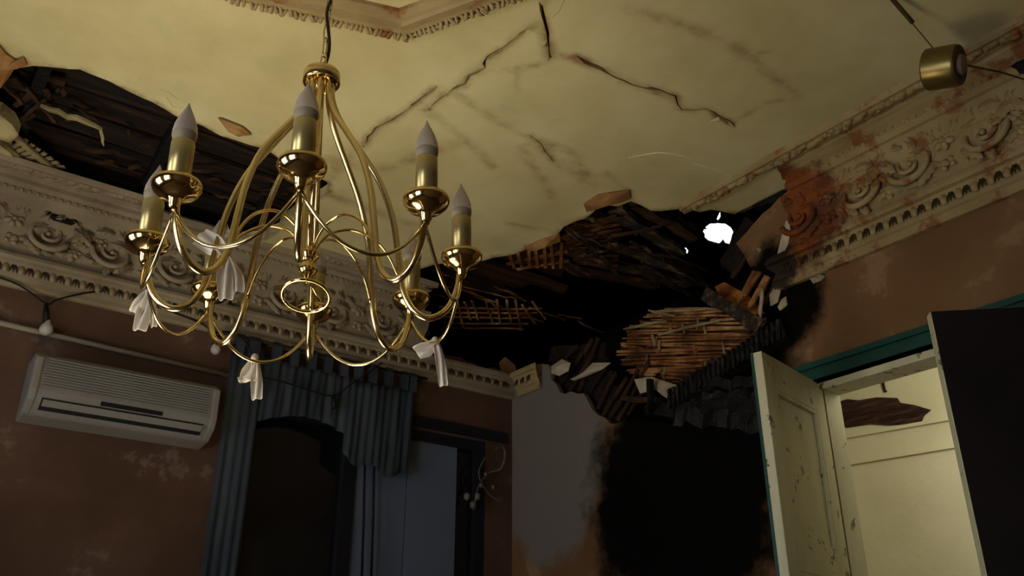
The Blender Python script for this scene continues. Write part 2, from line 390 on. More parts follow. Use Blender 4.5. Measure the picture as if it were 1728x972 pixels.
# wall B (right wall, x = 0)
DY0, DY1, DZ = -3.30, -2.22, 2.61
burnB = [(.05,3.66),(.05,3.27),(-.30,3.26)]+[b2(*q) for q in ((925,615),(930,640),(945,662),(985,664),(1000,692),(1030,715),(1075,704),(1130,716),(1200,705),(1270,690),(1300,640),(1322,575),(1326,520),(1318,480))]+[(-1.93, 3.27), (-1.90, 3.36), (-1.86, 3.44), (-1.98, 3.5), (-2.2, 3.58), (-2.3, 3.66)]
burnB = [Vector(q) for q in rag(burnB, .05, .012)]
doorB = [Vector(q) for q in ((DY0, .002), (DY1, .002), (DY1, DZ), (DY0, DZ))]
wallB = sheet([Vector(q) for q in ((YB, 0), (0, 0), (0, ZC), (YB, ZC))], [burnB, doorB], lambda q: Vector((0, q.x, q.y)), .03, (1, 0, 0), [(-5.2, 0, 0, 3.6, .2)], 'wall_right', M_wallB)
tag(wallB, kind='structure')
# floor and the two walls behind the camera (with the daylight windows)
tag(MB().box((XL-.1, YB-.1, -.1), (.12, .1, 0)).build('floor', M_floor), kind='structure')
tag(MB().box((XL-.6, YB-.6, -.25), (5.1, 4.1, -.12)).build('light_leak_slab', M_back), kind='structure')  # unseen slab added to keep sky light from leaking in from below
tag(MB().box((XL, YB-.1, 0), (.12, YB, ZC+.05)).build('wall_back', M_back), kind='structure')
m = MB(); ys = [YB, -4.5, -3.3, -2.6, -1.4, 0]
for i in range(5):
    if i % 2 == 0: m.box((XL-.1, ys[i], 0), (XL, ys[i+1], ZC+.05))
    else: m.box((XL-.1, ys[i], 0), (XL, ys[i+1], .8)); m.box((XL-.1, ys[i], 2.5), (XL, ys[i+1], ZC+.05))
tag(m.build('wall_left', M_back), kind='structure')
for k, y0 in ((2, -4.5), (3, -2.6)):
    m = MB(); m.box((XL-.09, y0, .8), (XL-.03, y0+.06, 2.5)); m.box((XL-.09, y0+1.14, .8), (XL-.03, y0+1.2, 2.5)); m.box((XL-.09, y0+.57, .8), (XL-.03, y0+.63, 2.5))
    m.box((XL-.09, y0+.06, .8), (XL-.03, y0+1.14, .86)); m.box((XL-.09, y0+.06, 2.44), (XL-.03, y0+1.14, 2.5))
    tag(m.build('window_%d' % k, M_doorw), kind='structure')

# attic: roof deck with the daylight hole, dark gable walls
RZ = 4.6
def r2(px, py): q = P(px, py, 2, RZ); return (q.x, q.y)
rh = rag([r2(*q) for q in ((1190,384),(1198,378),(1212,377),(1224,378),(1233,384),(1238,393),(1234,405),(1231,414),(1224,412),(1221,406),(1214,413),(1206,411),(1196,408),(1189,402),(1186,392))], .05, .012)
rh2 = rag([r2(*q) for q in ((1153,420),(1157,418),(1162,424),(1160,430),(1154,427))], .04, .004)
rh3 = [r2(*q) for q in ((1209,371),(1215,358),(1216,368),(1212,374))]
roof = sheet([Vector(q) for q in ((XL-.4, YB-.4), (5, YB-.4), (5, 4), (XL-.4, 4))], [rh, rh2, [Vector(q) for q in rh3]], lambda q: Vector((q.x, q.y, RZ)), .015, (0, 0, 1), [(-5, 5, -5, 4, .5)], 'roof', M_attic)
tag(roof, 'soot-black roof deck with a ragged daylight hole', kind='structure')
m = MB(); m.box((5, YB-.4, -.12), (5.1, 4, RZ)); m.box((XL-.4, 4, -.12), (5, 4.1, RZ)); m.box((XL-.5, YB-.4, ZC+.05), (XL-.4, 4, RZ)); m.box((XL-.4, YB-.5, ZC+.05), (5, YB-.4, RZ))
m.box((XL-.5, YB-.1, ZC+.045), (XL-.09, 4, ZC+.06)); m.box((XL-.5, YB-.4, ZC+.045), (5, YB-.09, ZC+.06))
m.box((.12, YB-.4, -.12), (5, YB-.3, ZC+.05)); m.box((XL-.4, .0, -.12), (XL-.3, 4, ZC+.05)); m.box((XL-.4, 0, -.12), (XL-.05, .04, ZC+.05)); m.box((.1, YB-.4, -.12), (.12, YB-.1, ZC+.05))
tag(m.build('wall_attic', M_attic), kind='structure')

# next room seen through the doorway
NX = 1.6
m = MB(); m.box((NX, -4.6, 0), (NX+.05, -.6, 3.3)); m.box((.16, -.65, 0), (NX, -.6, 3.3)); m.box((.16, -4.6, 0), (NX, -4.55, 3.3))
m.box((.12, -4.6, 0), (.16, DY0-.04, 3.3)); m.box((.12, DY1+.04, 0), (.16, -.6, 3.3)); m.box((.12, DY0-.04, DZ+.04), (.16, DY1+.04, 3.3))
nw = m.build('wall_beyond', M_room); tag(nw, kind='structure')
tag(MB().box((.12, -4.6, 3.3), (NX+.05, -.6, 3.34)).build('ceiling_beyond', M_room), kind='structure')
tag(MB().box((.12, -4.6, -.1), (NX+.05, -.6, 0)).build('floor_beyond', M_floor), kind='structure')

# ------------------------------------------------------------------ cornices
def WA(s, o, z): return Vector((s, -o, z))
def WB(s, o, z): return Vector((-o, s, z))
LOW = [(.0, 3.10), (.022, 3.10), (.032, 3.112), (.032, 3.132), (.042, 3.138), (.052, 3.165), (.064, 3.205), (.082, 3.21), (.09, 3.222), (.086, 3.238), (.066, 3.246), (.05, 3.25), (.0, 3.25)]
FRZ = [(.0, 3.25), (.05, 3.25), (.056, 3.28), (.068, 3.33), (.082, 3.39), (.098, 3.45), (.112, 3.495), (.0, 3.495)]
TOP = [(.0, 3.495), (.112, 3.495), (.126, 3.50), (.14, 3.52), (.14, 3.543), (.15, 3.548), (.165, 3.555), (.165, 3.575), (.18, 3.58), (.188, 3.599), (.0, 3.599)]
TRM = [(.205, 3.599), (.212, 3.588), (.225, 3.582), (.262, 3.582), (.272, 3.575), (.285, 3.575), (.296, 3.585), (.30, 3.599)]
def molding(Wf, prof, s0, s1, j0, j1, name, mat, parent, n=2):
    rows = []
    for i in range(n+1):
        s = s0+(s1-s0)*i/n; row = []
        for (o, z) in prof:
            ss = s
            if i == 0: ss += random.uniform(-j0, j0)
            if i == n: ss += random.uniform(-j1, j1)
            row.append(Wf(ss, o, z))
        rows.append(row)
    k = len(prof); vs = [q for r_ in rows for q in r_]
    fs = [(i*k+a, i*k+(a+1) % k, (i+1)*k+(a+1) % k, (i+1)*k+a) for i in range(n) for a in range(k)]
    fs += [tuple(range(k)), tuple(n*k+a for a in reversed(range(k)))]
    o = MB().add(vs, fs).build(name, mat, parent)
    bm = bmesh.new(); bm.from_mesh(o.data); bmesh.ops.triangulate(bm, faces=[f for f in bm.faces if len(f.verts) > 4]); bmesh.ops.recalc_face_normals(bm, faces=bm.faces); bm.to_mesh(o.data); bm.free()
    return smooth(o, 30)
corA = empty('trim_1', (0, 0, 0), kind='structure'); corB = empty('trim_2', (0, 0, 0), kind='structure')
molding(WA, LOW, XL, -.003, 0, 0, 'lower_moulding', M_trimA, corA)
molding(WA, FRZ, XL, -.69, 0, .03, 'frieze', M_trimA, corA)
molding(WA, TOP, XL, -.74, 0, .02, 'bead_moulding', M_trimA, corA)
molding(WA, TRM, XL, -2.42, 0, .03, 'ceiling_moulding', M_trimA, corA)
molding(WA, TRM, -1.55, -.78, .03, .04, 'ceiling_moulding', M_trimA, corA)
molding(WB, LOW, -.31, -.095, .02, 0, 'lower_moulding', M_trimB, corB)
molding(WB, LOW, YB, -2.08, 0, .025, 'lower_moulding', M_trimB, corB)
molding(WB, FRZ, YB, -2.20, 0, .045, 'frieze', M_trimB, corB)
molding(WB, TOP, YB, -2.28, 0, .012, 'bead_moulding', M_trimB, corB)
molding(WB, TRM, YB, -1.76, 0, .05, 'ceiling_moulding', M_trimB, corB)
# meshes shared by the alike ornament pieces; local axes: x along the wall, y = outward, z = up
def mesh_of(mb, sm=True):
    o = mb.build('proto', None); me = o.data; bpy.data.objects.remove(o)
    bm = bmesh.new(); bm.from_mesh(me); bmesh.ops.recalc_face_normals(bm, faces=bm.faces); bm.to_mesh(me); bm.free()
    if sm:
        for p in me.polygons: p.use_smooth = True
    return me
def dome(rx, rz, h, n=10, rings=3):
    vs = []; fs = []
    for i in range(rings):
        t = i/rings; rr = math.cos(t*PI/2)
        for k in range(n): vs.append((rx*rr*math.cos(2*PI*k/n), h*math.sin(t*PI/2), rz*rr*math.sin(2*PI*k/n)))
    vs.append((0, h, 0))
    for i in range(rings-1):
        for k in range(n): fs.append((i*n+k, i*n+(k+1) % n, (i+1)*n+(k+1) % n, (i+1)*n+k))
    for k in range(n): fs.append(((rings-1)*n+k, (rings-1)*n+(k+1) % n, rings*n))
    return vs, fs
me_egg = MB().add(*dome(.017, .030, .020)); me_egg = mesh_of(me_egg)
md = MB()
for a in (-.55, 0, .55):
    md.tube([(0, .003, .03), (.010*a, .010, .012), (.022*a, .010, -.012), (.03*a, .003, -.03)], [.002, .005, .005, .0015], 5)
me_dart = mesh_of(md); M_dartshade = mk('shaded_recess', ['#2c2113', '#4a3a24'], 6, .9, bump=.1)  # shade of the recesses between the eggs, put into the darts' dark colour
me_bead = mesh_of(MB().add(*dome(.011, .011, .012, 8)))
# acanthus leaf: lobed fan with a midrib
def leaf_mesh(L=.1, wd=.055, h=.016, lobes=4, bend=.6):
    m = MB(); n = 13; pts = []
    for i in range(n):
        t = i/(n-1); x = L*t; a = bend*t; cx = Vector((math.sin(a)*L*t*.5, 0, x*math.cos(a*.6)))
        wdt = wd*.5*math.sin(PI*min(1, t*.93+.07))**.7*(1-.35*abs(math.sin(lobes*PI*t)))
        hh = h*math.sin(PI*min(.96, t*.8+.15))
        pts.append((cx, wdt, hh))
    vs = []; fs = []
    for cx, wdt, hh in pts:
        vs += [cx+Vector((-wdt, -.003, 0)), cx+Vector((-wdt*.55, hh, 0)), cx+Vector((0, hh*.45, 0)), cx+Vector((wdt*.55, hh, 0)), cx+Vector((wdt, -.003, 0))]
    for i in range(n-1):
        for k in range(4): fs.append((i*5+k, i*5+k+1, i*5+k+6, i*5+k+5))
    return mesh_of(m.add(vs, fs))
me_leaf = leaf_mesh(.13, .07, .026, 4, .7); me_leaf2 = leaf_mesh(.10, .06, .028, 3, -.8)
def scroll_mesh(turns=1.6, r0=.075, rr=.013):
    pts = []; rad = []; n = 34
    for i in range(n):
        t = i/(n-1); a = -turns*2*PI*t; r_ = r0*(1-t)**.8+.008
        pts.append((r_*math.cos(a)+.0, .006, r_*math.sin(a))); rad.append(rr*(1-.45*t))
    m = MB().tube(pts, rad, 6); m.ball((0, .008, 0), .012, 8, 4)
    return mesh_of(m)
me_scroll = scroll_mesh()
mr_ = MB()
for k in range(6):
    a = k*PI/3; vs, fs = dome(.016, .024, .014, 8, 2)
    mt = Matrix.Rotation(a, 4, 'Y') @ Matrix.Translation((0, 0, .026)); mr_.add([mt @ Vector(v) for v in vs], fs)
vs, fs = dome(.014, .014, .02, 8, 2); mr_.add(vs, fs); me_ros = mesh_of(mr_)
mf_ = MB()
for (x, z, r_) in ((0, 0, .022), (.03, .012, .017), (-.026, .014, .018), (.008, .034, .016), (.004, -.03, .015), (-.034, -.018, .013)):
    vs, fs = dome(r_, r_, r_*.9, 8, 3); mf_.add([Vector(v)+Vector((x, 0, z)) for v in vs], fs)
me_fruit = mesh_of(mf_)
def place(me, name, Wf, s, o, z, tilt, roll, sc, mat, parent):
    ob = bpy.data.objects.new(name, me); COL.objects.link(ob)
    if not me.materials: me.materials.append(mat)
    ob.material_slots[0].link = 'OBJECT'; ob.material_slots[0].material = mat
    base = Matrix.Identity(4)
    if Wf is WA: base = Matrix(((1,0,0,0),(0,-1,0,0),(0,0,1,0),(0,0,0,1)))
    else: base = Matrix(((0,-1,0,0),(1,0,0,0),(0,0,1,0),(0,0,0,1)))
    ob.matrix_world = Matrix.Translation(Wf(s, o, z)) @ base @ Matrix.Rotation(-tilt, 4, 'X') @ Matrix.Rotation(roll, 4, 'Y') @ Matrix.Diagonal((sc, abs(sc), abs(sc), 1))
    ob.parent = parent
    return ob
def fr_o(z):
    for (o0, z0), (o1, z1) in zip(FRZ[1:6], FRZ[2:7]):
        if z0 <= z <= z1: return o0+(o1-o0)*(z-z0)/(z1-z0)
    return .08
def ornaments(Wf, s0, s1, mat, par, eggs, beads, mods, pitch=.066):
    for (a, b) in eggs:
        n = int((b-a)/pitch)
        for i in range(n+1):
            s = a+i*pitch
            place(me_egg, 'egg', Wf, s, .05, 3.175, -.42, 0, 1, mat, par)
            place(me_dart, 'dart', Wf, s+pitch/2, .052, 3.175, -.42, 0, 1, M_dartshade, par)
    for (a, b) in beads:
        n = int((b-a)/.034)
        for i in range(n+1): place(me_bead, 'bead', Wf, a+i*.034, .135, 3.53, 0, 0, 1, mat, par)
    for s in mods:
        def put(me, nm, ds, z, roll, sc):
            if s0 < s+ds < s1: place(me, nm, Wf, s+ds, fr_o(z)+.001, z, -.27, roll, sc, mat, par)
        put(me_ros, 'rosette', 0, 3.40, .2, 1.0); put(me_fruit, 'fruit_cluster', .02, 3.315, 0, .9)
        put(me_scroll, 'scroll', .15, 3.37, .3, 1.15); put(me_scroll, 'scroll', -.15, 3.36, .3, -1.15)
        for (ds, z, ro, sc) in ((.06, 3.37, 1.0, 1.1), (-.06, 3.38, -1.0, -1.1), (.05, 3.33, 2.0, .9), (-.05, 3.33, -2.0, -.9), (.22, 3.34, .3, 1.0), (-.22, 3.34, -.3, -1.0), (.25, 3.42, 1.9, .9), (-.25, 3.42, -1.9, -.9)):
            put(me_leaf, 'acanthus_leaf', ds, z, ro, sc)
        for (ds, z, ro, sc) in ((.10, 3.43, .9, 1), (-.10, 3.43, -.9, -1), (.20, 3.30, 1.7, .9), (-.20, 3.30, -1.7, -.9), (.03, 3.42, .4, .9), (-.04, 3.42, -.5, .9)):
            put(me_leaf2, 'acanthus_leaf', ds, z, ro, sc)
        for (ds, z, ro, sc) in ((.13, 3.30, 2.3, .7), (-.13, 3.30, -2.3, -.7), (.16, 3.45, 1.4, .7), (-.16, 3.45, -1.4, -.7), (.28, 3.43, -.6, .8), (-.24, 3.44, .6, -.8), (.08, 3.29, -.9, .6), (-.07, 3.29, .9, -.6), (.0, 3.44, 0, .6)):
            put(me_leaf2 if ds > 0 else me_leaf, 'acanthus_leaf', ds, z, ro, sc)
        put(me_fruit, 'fruit_cluster', .105, 3.335, .5, .7); put(me_fruit, 'fruit_cluster', -.21, 3.40, 2, .7); put(me_ros, 'rosette', .275, 3.32, .5, .8)
        put(me_fruit, 'fruit_cluster', .29, 3.37, 1, .8)
        put(me_bead, 'button', .27, 3.285, 0, 1.6)
ornaments(WA, -3.4, -.78, M_trimA, corA, [(-3.3, -.12)], [(-3.3, -.80)], [-2.92, -2.33, -1.74, -1.15])
ornaments(WB, -3.7, -2.25, M_trimB, corB, [(-3.6, -2.12), (-.285, -.13)], [(-3.7, -2.33)], [-3.52, -2.98, -2.44], .062)
# fluffy leaf trail on the ceiling mouldings: joined relief
def trail(Wf, ranges, mat, par):
    m = MB()
    for (a, b) in ranges:
        s = a
        while s < b:
            o = .245+random.uniform(-.014, .014); r_ = random.uniform(.013, .022)
            vs, fs = dome(r_*1.3, r_*1.1, r_*.9, 6, 2); rot = Matrix.Rotation(random.uniform(0, PI), 3, 'Y')
            out = []
            for v in vs:
                q = rot @ Vector(v); out.append(Wf(s+q.x, o+q.z, 3.583-q.y))
            m.add(out, fs); s += random.uniform(.010, .017)
    ob = m.build('leaf_trail', mat, par, True); ob['kind'] = 'stuff'
    bm = bmesh.new(); bm.from_mesh(ob.data); bmesh.ops.recalc_face_normals(bm, faces=bm.faces); bm.to_mesh(ob.data); bm.free()
trail(WA, [(-3.4, -2.45), (-1.5, -.82)], M_trimA, corA); trail(WB, [(-3.8, -1.80)], M_trimB, corB)

# octagonal moulded frame on the ceiling around the chandelier
oc = Vector((-2.525, -2.65)); OR = .80; a0 = math.atan2(-2.051-oc.y, -2.005-oc.x)
fro = empty('trim_3', (oc.x, oc.y, ZC), kind='structure')
m = MB(); prof = [(0, 0), (.0, -.012), (-.02, -.02), (-.05, -.02), (-.06, -.034), (-.085, -.04), (-.095, -.03), (-.11, -.028), (-.135, -.014), (-.14, 0)]
k = len(prof); vs = []
for i in range(8):
    a = a0+i*PI/4
    for (dr, z) in prof: vs.append((math.cos(a)*(OR+dr), math.sin(a)*(OR+dr), z))
fs = [(i*k+j, ((i+1) % 8)*k+j, ((i+1) % 8)*k+(j+1) % k, i*k+(j+1) % k) for i in range(8) for j in range(k)]
o = m.add(vs, fs).build('octagon_moulding', M_trimB, fro)
bm = bmesh.new(); bm.from_mesh(o.data); bmesh.ops.recalc_face_normals(bm, faces=bm.faces); bm.to_mesh(o.data); bm.free()
m = MB()
for i in range(8):
    A_ = Vector((math.cos(a0+i*PI/4), math.sin(a0+i*PI/4), 0))*(OR-.012); B_ = Vector((math.cos(a0+(i+1)*PI/4), math.sin(a0+(i+1)*PI/4), 0))*(OR-.012)
    t = 0; L = (B_-A_).length; out = ((A_+B_)/2).normalized()
    while t < L:
        c = A_.lerp(B_, t/L)+Vector((0, 0, -.016)); r_ = random.uniform(.008, .015)
        ln = random.uniform(.02, .045)
        d = (out+(B_-A_).normalized()*random.uniform(-.7, .7)).normalized()
        m.tube([c-d*.012, c+d*ln*.4+Vector((0, 0, -.012)), c+d*ln+Vector((0, 0, .004))], [r_*.5, r_*.75, r_*.15], 5)
        t += random.uniform(.014, .024)
o = m.build('leaf_fringe', M_trimB, fro, True); o['kind'] = 'stuff'

# ------------------------------------------------------------------ burnt timber, laths, debris
def board_thing(name, label, cat, strips, mat, group=None, part=None, n=None, **kw):
    """strips: list of (p0, p1, width, thickness, normal)"""
    base = Vector(strips[0][0]); th = empty(name, base, label, cat, group)
    for st in strips:
        ob = MB().strip(*st, **kw).build(part or 'board', mat, None); keep(ob, th)
    return th
Z = Vector((0, 0, 1)); XN = Vector((-1, 0, 0))
# boarding above hole 2 (runs along wall A)
st = []; y = -1.0
for i in range(11):
    x0 = -1.2; x1 = (.18, .12, -.02, .30, .34, .2, .35, .1, .0, -.1, -.2)[i]
    st.append(((x0, y, 3.93+random.uniform(-.012, .012)), (x1, y, 3.93+random.uniform(-.05, .03)), .125, .025, (random.uniform(-.1, .1), random.uniform(-.15, .15), 1))); y += .142
board_thing('attic_boarding', 'brown smoke-stained boards bared above the broken ceiling at the centre', 'boarding', st, M_board, seg=6, wob=.006, jag=.05)
# boarding above hole 1
st = []; y = -1.35
for i in range(9):
    x0 = -3.9; x1 = -1.28+random.uniform(-.05, .05)
    st.append(((x0, y, 3.76+random.uniform(-.015, .015)), (x1, y, 3.75+random.uniform(-.02, .02)), .155, .025, (0, random.uniform(-.12, .12), 1))); y += .17
board_thing('attic_boarding', 'blackened boards inside the long hole behind the chandelier', 'boarding', st, M_board2, seg=6, wob=.008)
# joists crossing above hole 1
for i, x in enumerate((-3.02, -2.45, -1.9)):
    o = MB().strip((x, -1.6, 3.71), (x+.03, .3, 3.71), .05, .07, Z, seg=6, wob=.008).build('ceiling_joist', M_char)
    tag(o, ['charred joist at the left end of the long ceiling hole', 'charred joist over the middle of the long ceiling hole, behind the left candles', 'charred joist at the right end of the long hole behind the brass arms'][i], 'joist')
# hanging laths at the left end of hole 1 (over the far cornice)
def s3(p, q, ax, v, wpx, th, n, v2=None):
    a = P(*p, ax, v); b = P(*q, ax, v if v2 is None else v2); return (a, b, wpx, th, n)
st = [s3((22,228),(100,296),2,3.612,.035,.012,Z), s3((2,240),(52,282),2,3.612,.022,.012,Z)]
for k in range(7):
    t = k/6; st.append(s3((14+t*62,262-t*2+t*32-10),(44+t*66,236+t*46),2,3.628,.022,.008,Z))
board_thing('lath_panel', 'pale laths hanging at the left edge of the long ceiling hole', 'laths', st, M_lathpale, part='lath', seg=3, wob=.002)
o = MB().strip(P(70,178,2,3.64), P(172,216,2,3.58), .035, .012, Z, seg=7, wob=.006, taper=.7).build('wood_splinter', M_lathpale); tag(o, 'long pale splinter of wood across the left ceiling hole', 'splinter')
o = MB().strip(P(171,214,2,3.58), P(176,246,2,3.56), .016, .006, Z, seg=5, wob=.006, taper=.8).build('wood_splinter', M_lathpale); tag(o, 'short thin splinter dangling from the end of the long pale splinter', 'splinter')
tw = [((0,140),(40,175)),((5,190),(60,150)),((20,130),(75,180)),((30,205),(75,165)),((0,165),(50,215)),((60,125),(110,140)),((45,150),(95,205)),((80,150),(84,175)),((95,150),(112,158)),((10,215),(60,195))]
st = [s3(p, q, 2, 3.66+.02*(i % 3), .018+.012*(i % 3), .01, Z) for i, (p, q) in enumerate(tw)]
board_thing('broken_laths', 'tangle of charred twigs and laths in the far left of the ceiling hole', 'laths', st, M_lathdark, part='lath', seg=4, wob=.006)
random.seed(21)
st = []
for i in range(26):
    px = random.uniform(110, 540); py = 150+(px-110)*.33+random.uniform(15, 110)
    if py > 395: py = 385
    l = random.uniform(15, 60); s = random.uniform(-.1, .6)
    st.append(s3((px, py), (px+l, py+l*s), 2, 3.69, random.uniform(.008, .03), .008, Z))
board_thing('hanging_shreds', 'scattered brown shreds of wood under the boards of the long hole', 'debris', st, M_lathdark, part='shred', seg=4, wob=.007, taper=.6)
# torn paper flap at far left and curl near the hole
def curl(name, pts, label, cat, mat, ax=2, v=3.585, drop=.02):
    q = [P(x, y, ax, v) for x, y in pts]; c = sum(q, Vector())/len(q); m = MB()
    n = len(q); off = Vector((0, 0, -drop)) if ax == 2 else Vector((-drop, 0, 0))
    vs = [c+off]; vs += [c.lerp(p, .6)+off*.5+Vector([random.uniform(-.006, .006) for _ in range(3)]) for p in q]; vs += q
    th_ = Vector((0, 0, .006)) if ax == 2 else Vector((.006, 0, 0)); N = len(vs); vs += [p+th_ for p in vs]
    f1 = [(0, 1+i, 1+(i+1) % n) for i in range(n)]+[(1+i, 1+n+i, 1+n+(i+1) % n, 1+(i+1) % n) for i in range(n)]
    fs = f1+[tuple(k+N for k in reversed(f)) for f in f1]+[(1+n+i, 1+n+(i+1) % n, N+1+n+(i+1) % n, N+1+n+i) for i in range(n)]
    o = m.add(vs, fs).build(name, mat)
    bm = bmesh.new(); bm.from_mesh(o.data); bmesh.ops.recalc_face_normals(bm, faces=bm.faces); bm.to_mesh(o.data); bm.free()
    return tag(o, label, cat)
curl('paper_flap', [(-60,78),(-5,74),(10,92),(28,104),(40,98),(46,110),(26,114),(14,132),(0,150),(-60,160)], 'torn brown paper flap at the top left edge of the ceiling hole', 'paper', M_torn)
curl('plaster_flake', [(368,200),(385,206),(410,216),(424,228),(405,230),(385,222)], 'peeling flake of plaster beside the long hole, above the tall left arm', 'plaster', M_torn, drop=.03)
curl('plaster_flake', [(985,345),(1008,330),(1030,326),(1062,322),(1064,336),(1036,342),(1010,352),(990,358)], 'pinkish torn flake on the top edge of the corner hole', 'plaster', M_torn, drop=.03)
curl('plaster_flake', [(884,418),(905,408),(935,398),(944,392),(946,408),(930,414),(892,424)], 'brown torn flake on the left edge of the corner hole', 'plaster', M_torn, drop=.03)
# lath stubs along the left edge of hole 2
st = [s3((855,432),(940,398),2,3.635,.02,.008,Z), s3((856,446),(958,424),2,3.635,.03,.008,Z), s3((872,455),(960,440),2,3.64,.02,.008,Z)]
for k in range(7): st.append(s3((862+k*14+random.uniform(-3,3),428-k*3),(868+k*13,452),2,3.625,.02,.008,Z))
board_thing('lath_panel', 'broken lath grid with short stubs at the left edge of the corner hole', 'laths', st, M_lath, part='lath', seg=2, wob=.002)
st = []
for k in range(5): st.append(s3((740+k*3,518+k*9),(915-k*8,522+k*8),2,3.66,.016,.008,Z))
for k in range(9): st.append(s3((766+k*17+random.uniform(-5,5),508+random.uniform(-4,6)),(774+k*17+random.uniform(-4,10),544+random.uniform(-6,14)),2,3.65,.016,.008,Z))
board_thing('lath_panel', 'loose lattice of thin laths hanging to the right of the chandelier', 'laths', st, M_lath, part='lath', seg=3, wob=.006)
# smoked lath field and ash grey boards of the corner hole
st = []
for k in range(11): st.append(s3((940+k*3,388+k*5.5),(1052-k*1,362+k*8.5+random.uniform(-3,3)),2,3.66,.022,.01,Z))
board_thing('lath_panel', 'close rows of smoked brown laths at the top of the corner hole', 'laths', st, M_lathback, part='lath', seg=4, wob=.004)
bl = [((1036,352),(1146,428),.10),((1062,342),(1172,400),.08),((1000,404),(1175,466),.11),((985,432),(1150,478),.12),((1100,350),(1178,380),.06),((960,452),(1110,486),.10)]
for i, (p, q, wd) in enumerate(bl):
    o = MB().strip(P(*p,2,3.66+.045*i), P(*q,2,3.665+.045*i), wd, .03, (random.uniform(-.2,.2), random.uniform(-.2,.2), 1), seg=8, wob=.012, jag=.05).build('burnt_board', M_ashboard if i in (0,2,3) else M_board)
    tag(o, ['ash-grey board slanting down right across the corner hole', 'brown board along the upper edge of the corner hole', 'ash-grey board below the widest slanting board in the corner hole', 'ash-flecked board next to the black void, lower middle of the corner hole', 'short brown board just left of the daylight hole', 'lowest brown board bordering the black void, at its left'][i], 'board')
random.seed(33)
st = []; st2 = []
for i in range(34):
    px = random.uniform(950, 1180); py = 352+(px-950)*.25+random.uniform(0, 95)
    if py > 480 or py < 352: continue
    l = random.uniform(18, 70); sl_ = random.choice((.15, .45, .6, -.3)); ex = px+l; ey = py+l*sl_
    if ex > 1142 and ey < 450: continue
    (st if i % 3 else st2).append(s3((px, py), (ex, ey), 2, 3.628 if i % 3 else 3.6, random.uniform(.01, .04), .01, Z))
board_thing('hanging_shreds', 'burnt brown slivers hanging under the slanting boards of the corner hole', 'debris', st, M_board, part='shred', seg=5, wob=.008, taper=.5)
board_thing('hanging_shreds', 'ash-white slivers hanging under the slanting boards of the corner hole', 'debris', st2, M_ashboard, part='shred', seg=5, wob=.008, taper=.5)
st = []
for i in range(16):
    px = random.uniform(700, 1000); py = 470+(px-700)*.18+random.uniform(-20, 40); l = random.uniform(20, 60)
    st.append(s3((px, py), (px+l, py+l*random.uniform(.1, .5)), 2, 3.80, random.uniform(.008, .02), .008, Z))
board_thing('hanging_shreds', 'thin torn slivers hanging under the bared brown boards right of the chandelier', 'debris', st, M_lath, part='shred', seg=4, wob=.008, taper=.6)
# edge timber under the ceiling band beside the daylight hole
o = MB().strip(P(1250,352,2,3.62), P(1368,296,2,3.62), .05, .03, Z, seg=6, wob=.006, jag=.03).build('edge_batten', M_ashboard); tag(o, 'grey batten bared along the ceiling edge right of the daylight hole', 'batten')
o = MB().strip((.05, -2.6, 3.54), (.05, -1.98, 3.6), .05, .08, XN, seg=5, wob=.008).build('wall_plate', M_char); tag(o, 'blackened wall plate at the top of the right wall by the daylight hole', 'beam')
# lath zone 1 : orange laths on the boarding of the right wall
LX = .05
back = []
for k in range(7):
    y0 = 530+k*19; xl = (1118,1085,1062,1052,1056,1072,1090)[k]; xr = (1215,1268,1284,1262,1232,1200,1170)[k]
    back.append((P(xl, y0+2, 0, LX+.02), P(xr, y0+1, 0, LX+.02), .074, .02, XN))
th = board_thing('lath_panel', 'wide field of bare orange laths on the burnt right wall', 'laths', back, M_lathback, part='board', seg=4, wob=.004, jag=.03)
edgeL = [(520,1112),(545,1085),(560,1062),(600,1050),(630,1062),(655,1085)]; edgeR = [(520,1200),(540,1255),(560,1278),(580,1252),(600,1228),(620,1190),(640,1158),(655,1130)]
def interp(tb, y):
    for (y0, x0), (y1, x1) in zip(tb, tb[1:]):
        if y0 <= y <= y1: return x0+(x1-x0)*(y-y0)/(y1-y0)
    return tb[-1][1]
y = 522
while y < 655:
    xl = interp(edgeL, y)+random.uniform(-14, 14); xr = interp(edgeR, y)+random.uniform(-12, 8); sl = random.uniform(-7, 7)
    if random.random() < .3: xm = random.uniform(xl+30, xr-20); segs = [(xl, xm-4), (xm+5, xr)]
    else: segs = [(xl, xr)]
    for (a, b) in segs:
        ob = MB().strip(P(a, y+sl*.5, 0, LX-.005), P(b, y-sl*.5, 0, LX-.012), random.uniform(.009, .019), .010, XN, seg=5, wob=.003, taper=.3).build('lath', M_lath); keep(ob, th)
    y += random.uniform(4.6, 7)
for k in range(20):
    px = random.uniform(1085, 1235); py = random.uniform(535, 630); dx = random.uniform(-4, 6)
    if px > interp(edgeR, py)-12: continue
    ob = MB().strip(P(px, py, 0, LX-.018), P(px+dx, py+random.uniform(9, 22), 0, LX-.018), random.uniform(.01, .02), .006, XN, seg=2, wob=.003).build('mortar_key', M_lathpale if k % 2 else M_lath); keep(ob, th)
for (p, q) in (((1094,524),(1140,533)),((1100,527),(1192,521)),((1052,555),(1125,542)),((1110,566),(1215,540))):
    ob = MB().strip(P(*p, 0, LX-.03), P(*q, 0, LX-.04), .016, .008, XN, seg=4, wob=.003, taper=.5).build('lath', M_lathpale); keep(ob, th)
